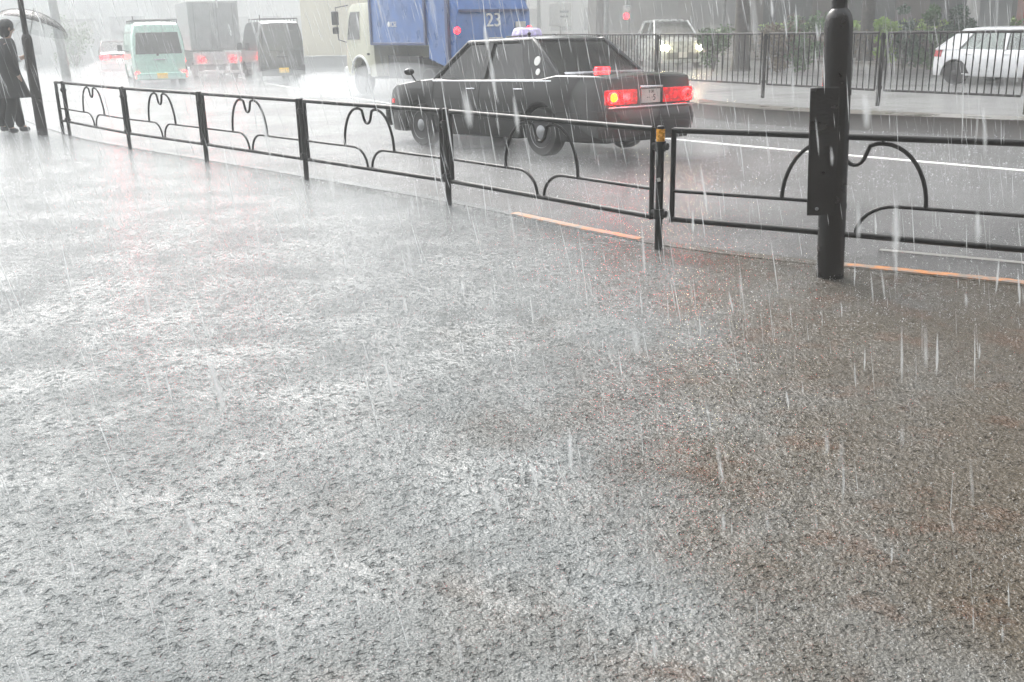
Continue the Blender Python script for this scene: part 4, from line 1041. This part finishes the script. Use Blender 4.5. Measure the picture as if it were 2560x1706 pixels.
def rain(n, dmin, dmax, lmin, lmax, rad0, power, tiltx, g):
    d = dmin+(dmax-dmin)*g.random(n)**power
    x = (g.random(n)*1.3-.65)*d*.82; y = (g.random(n)*1.15-.575)*d*.57
    P = CAM+FW*d[:,None]+R2*x[:,None]+U2*(y[:,None]*1.15+.05)
    ok = P[:,2] > .02; P = P[ok]; n = len(P)
    ln = lmin+(lmax-lmin)*g.random(n)**1.6
    dirv = np.stack([tiltx+g.normal(0,.05,n), g.normal(0,.05,n), -np.ones(n)], 1); dirv /= np.linalg.norm(dirv,axis=1)[:,None]
    a = np.cross(dirv, [0.3,.9,.1]); a /= np.linalg.norm(a,axis=1)[:,None]; b = np.cross(dirv, a)
    rr = rad0*(.4+1.3*g.random(n)**2)
    V = [P]
    for k in range(3):
        t = 2*math.pi*k/3; V.append(P+dirv*(ln*.6)[:,None]+(a*math.cos(t)+b*math.sin(t))*rr[:,None])
    V.append(P+dirv*ln[:,None])
    V = np.stack(V,1).reshape(-1,3); base = np.arange(n)[:,None]*5
    T = np.array([[0,1,2],[0,2,3],[0,3,1],[4,2,1],[4,3,2],[4,1,3]])
    F = (base[:,None,:]+T[None]).reshape(-1,3); return V, F
g = np.random.default_rng(5); VV = []; FF = []; off = 0
for a in ((70,.42,.95,.015,.04,.0014,1.,.12), (150,.9,2.4,.02,.08,.0016,1.,.12), (620,2.4,6.5,.05,.30,.0019,1.,.15), (5500,6.5,16,.12,.50,.0022,1.,.21), (2600,16,34,.2,.6,.003,1.,.20)):
    V, F = rain(*a, g); VV.append(V); FF.append(F+off); off += len(V)
rn = raw_mesh('rain', np.concatenate(VV), np.concatenate(FF), water('rain_water', .40)); tag(rn, 'slanting drops of heavy rain falling through the air', 'rain', kind='stuff')
# splashes: tiny crowns of droplets leaping off the flooded ground
def splashes(n, dmin, dmax, size, zfun, g, hmax):
    d = dmin*(dmax/dmin)**g.random(n); x = (g.random(n)*1.2-.6)*d*1.08
    P = np.stack([x, d, np.zeros(n)], 1)
    kx = np.array([p.x for p in Kf[::-1]]); ky = np.array([p.y for p in Kf[::-1]])
    kern = np.interp(P[:,0], kx, ky); P[:,2] = np.where(P[:,1] > kern, -.1, 0.)
    m = 4; Q = np.repeat(P, m, 0); Q[:,:2] += g.normal(0, size*2.5, (n*m,2)); Q[:,2] += hmax*g.random(n*m)**2.2
    s = size*(.5+g.random(n*m))[:,None]; r_ = lambda: g.normal(size=(n*m,3))*s
    V = np.stack([Q+r_(), Q+r_(), Q+r_(), Q+r_()], 1).reshape(-1,3); base = np.arange(n*m)[:,None]*4
    T = np.array([[0,1,2],[0,2,3],[0,3,1],[1,3,2]]); return V, (base[:,None,:]+T[None]).reshape(-1,3)
VV = []; FF = []; off = 0
for a in ((5000,1.9,7,.0013,None,g,.02), (8000,5,14,.0020,None,g,.045), (7000,10,36,.004,None,g,.10)):
    V, F = splashes(*a); VV.append(V); FF.append(F+off); off += len(V)
sp = raw_mesh('rain_splash', np.concatenate(VV), np.concatenate(FF), water('splash_water', .5)); tag(sp, 'countless tiny splashes leaping off the flooded ground', 'splashes', kind='stuff')
# low mist of rebounding drops, spray behind wheels, added glow balls at lamps, and the rain haze itself
def closed_box(name, lo, hi, m):
    c = MB(); c.box([(a+b)/2 for a, b in zip(lo,hi)], [b-a for a, b in zip(lo,hi)]); return c.build(name, m, flat=True)
cur = MB().prism([(-60,22),(-3.2,23),(3,29.5),(8.2,33.2),(13,60),(13,112),(-60,112)], -.36, 14).build('rain_mist', volume('rain_mist_air', .008), flat=True); tag(cur, 'thicker rain mist filling the far end of the street', 'mist', kind='stuff')
mist = closed_box('ground_mist', (-45,8.2,-.35), (30,75,.13), volume('mist_air', .058)); tag(mist, 'low mist of rebounding rain over the wet road', 'mist', kind='stuff')
spm = volume('spray_air', .30); spl = volume('spray_air_thin', .34)
def spray(label, blobs, m):
    c = MB()
    for p, rr in blobs: c.ball(p, rr, 16, 10)
    o = c.build('spray_or_glow', m); tag(o, label, 'spray', kind='stuff'); return o
spray('white spray thrown up by the taxi wheels', [((1.15,13.55,.02),(.75,.5,.22)),((-.55,14.9,.0),(.6,.45,.2)),((2.2,13.2,-.02),(.7,.6,.16))], spl)
spray('added mist balls giving a red glow around the taxi tail lights', [((1.28,12.15,.66),(.55,.5,.45)),((2.30,12.95,.66),(.5,.5,.42))], volume('red_glow_mist', .07))  # mist balls added so the tail lamps show a red bloom
spray('cloud of spray around the wheels of the blue lorry', [((-2.6,24.6,.2),(1.7,1.0,.62)),((-.6,23.2,.15),(1.2,.9,.5)),((-4.6,27.2,.1),(1.2,1.0,.45))], spl)
spray('spray trailing behind the vans ahead', [((-11.3,33.4,.0),(1.4,1.0,.35)),((-7.4,34.4,.0),(1.3,1.0,.4)),((-10.4,37.6,.1),(1.4,1.0,.5)),((-16,43,.1),(1.5,1.2,.6))], spl)
spray('added mist balls standing in for the glare of the oncoming headlights', [((6.95,34.6,.8),(1.1,.8,.7)),((5.5,34.7,.8),(1.1,.8,.7))], volume('glare_mist', .10))  # mist balls added in place of lens glare around the headlamps
spray('spray at the wheels of the white hatchback', [((10.9,24.7,.05),(.8,.6,.25)),((12.4,22.6,.05),(.8,.6,.25))], spl)
HZ = volume('rain_haze_air', .0040, (.93,.955,.955), .25)
hzb = closed_box('haze', (-150,-90,-1.2), (150,160,56), HZ); tag(hzb, kind='stuff')

# ------------------------------------------------------------------ light, camera, render settings
w = bpy.data.worlds.new('World'); sc.world = w; w.use_nodes = True; nt = w.node_tree
sky = nt.nodes.new('ShaderNodeTexSky'); sky.sky_type = 'NISHITA'; sky.sun_disc = False
EL, AZ = rad(42), rad(-26)      # bright part of the cloud: ahead and to the left
sky.sun_elevation = EL; sky.sun_rotation = AZ; sky.air_density = 1.0; sky.dust_density = 6.0; sky.ozone_density = 1.0
hs = nt.nodes.new('ShaderNodeHueSaturation'); hs.inputs['Saturation'].default_value = .24
bg = nt.nodes['Background']; nt.links.new(sky.outputs[0], hs.inputs['Color']); tcw = nt.nodes.new('ShaderNodeTexCoord'); sx = nt.nodes.new('ShaderNodeSeparateXYZ'); nt.links.new(tcw.outputs['Generated'], sx.inputs[0])
mrw = nt.nodes.new('ShaderNodeMapRange'); mrw.inputs['From Min'].default_value = 0; mrw.inputs['From Max'].default_value = 1; mrw.inputs['To Min'].default_value = .20; mrw.inputs['To Max'].default_value = 3.2
nt.links.new(sx.outputs['Z'], mrw.inputs['Value'])
vm = nt.nodes.new('ShaderNodeVectorMath'); vm.operation = 'SCALE'; nt.links.new(hs.outputs[0], vm.inputs[0]); nt.links.new(mrw.outputs['Result'], vm.inputs['Scale'])
nt.links.new(vm.outputs[0], bg.inputs['Color']); bg.inputs['Strength'].default_value = .15
sl = bpy.data.lights.new('sun', 'SUN'); sl.energy = .6; sl.angle = rad(40); sl.color = (1,.98,.95)
so = bpy.data.objects.new('sun', sl); COL.objects.link(so)
dv = Vector((math.sin(AZ)*math.cos(EL), math.cos(AZ)*math.cos(EL), math.sin(EL)))
so.rotation_euler = dv.to_track_quat('Z', 'Y').to_euler()
cd = bpy.data.cameras.new('camera'); cam = bpy.data.objects.new('camera', cd); COL.objects.link(cam); sc.camera = cam
cd.sensor_width = 36; cd.lens = 2510/2560*36; cd.clip_start = .05; cd.clip_end = 2000
cd.dof.use_dof = True; cd.dof.focus_distance = 9.0; cd.dof.aperture_fstop = 12.6
mw = Matrix.Identity(4)
for i in range(3): mw[i][0] = R2[i]; mw[i][1] = U2[i]; mw[i][2] = -FW[i]
mw.translation = CAM; cam.matrix_world = mw
vs_ = sc.view_settings; vs_.view_transform = 'Standard'; vs_.look = 'None'; vs_.gamma = 1; vs_.exposure = .88
cy = sc.cycles
cy.use_denoising = True; cy.max_bounces = 8; cy.volume_bounces = 2; cy.transparent_max_bounces = 24; cy.diffuse_bounces = 3; cy.glossy_bounces = 3
cy.caustics_reflective = False; cy.caustics_refractive = False; cy.sample_clamp_indirect = 6
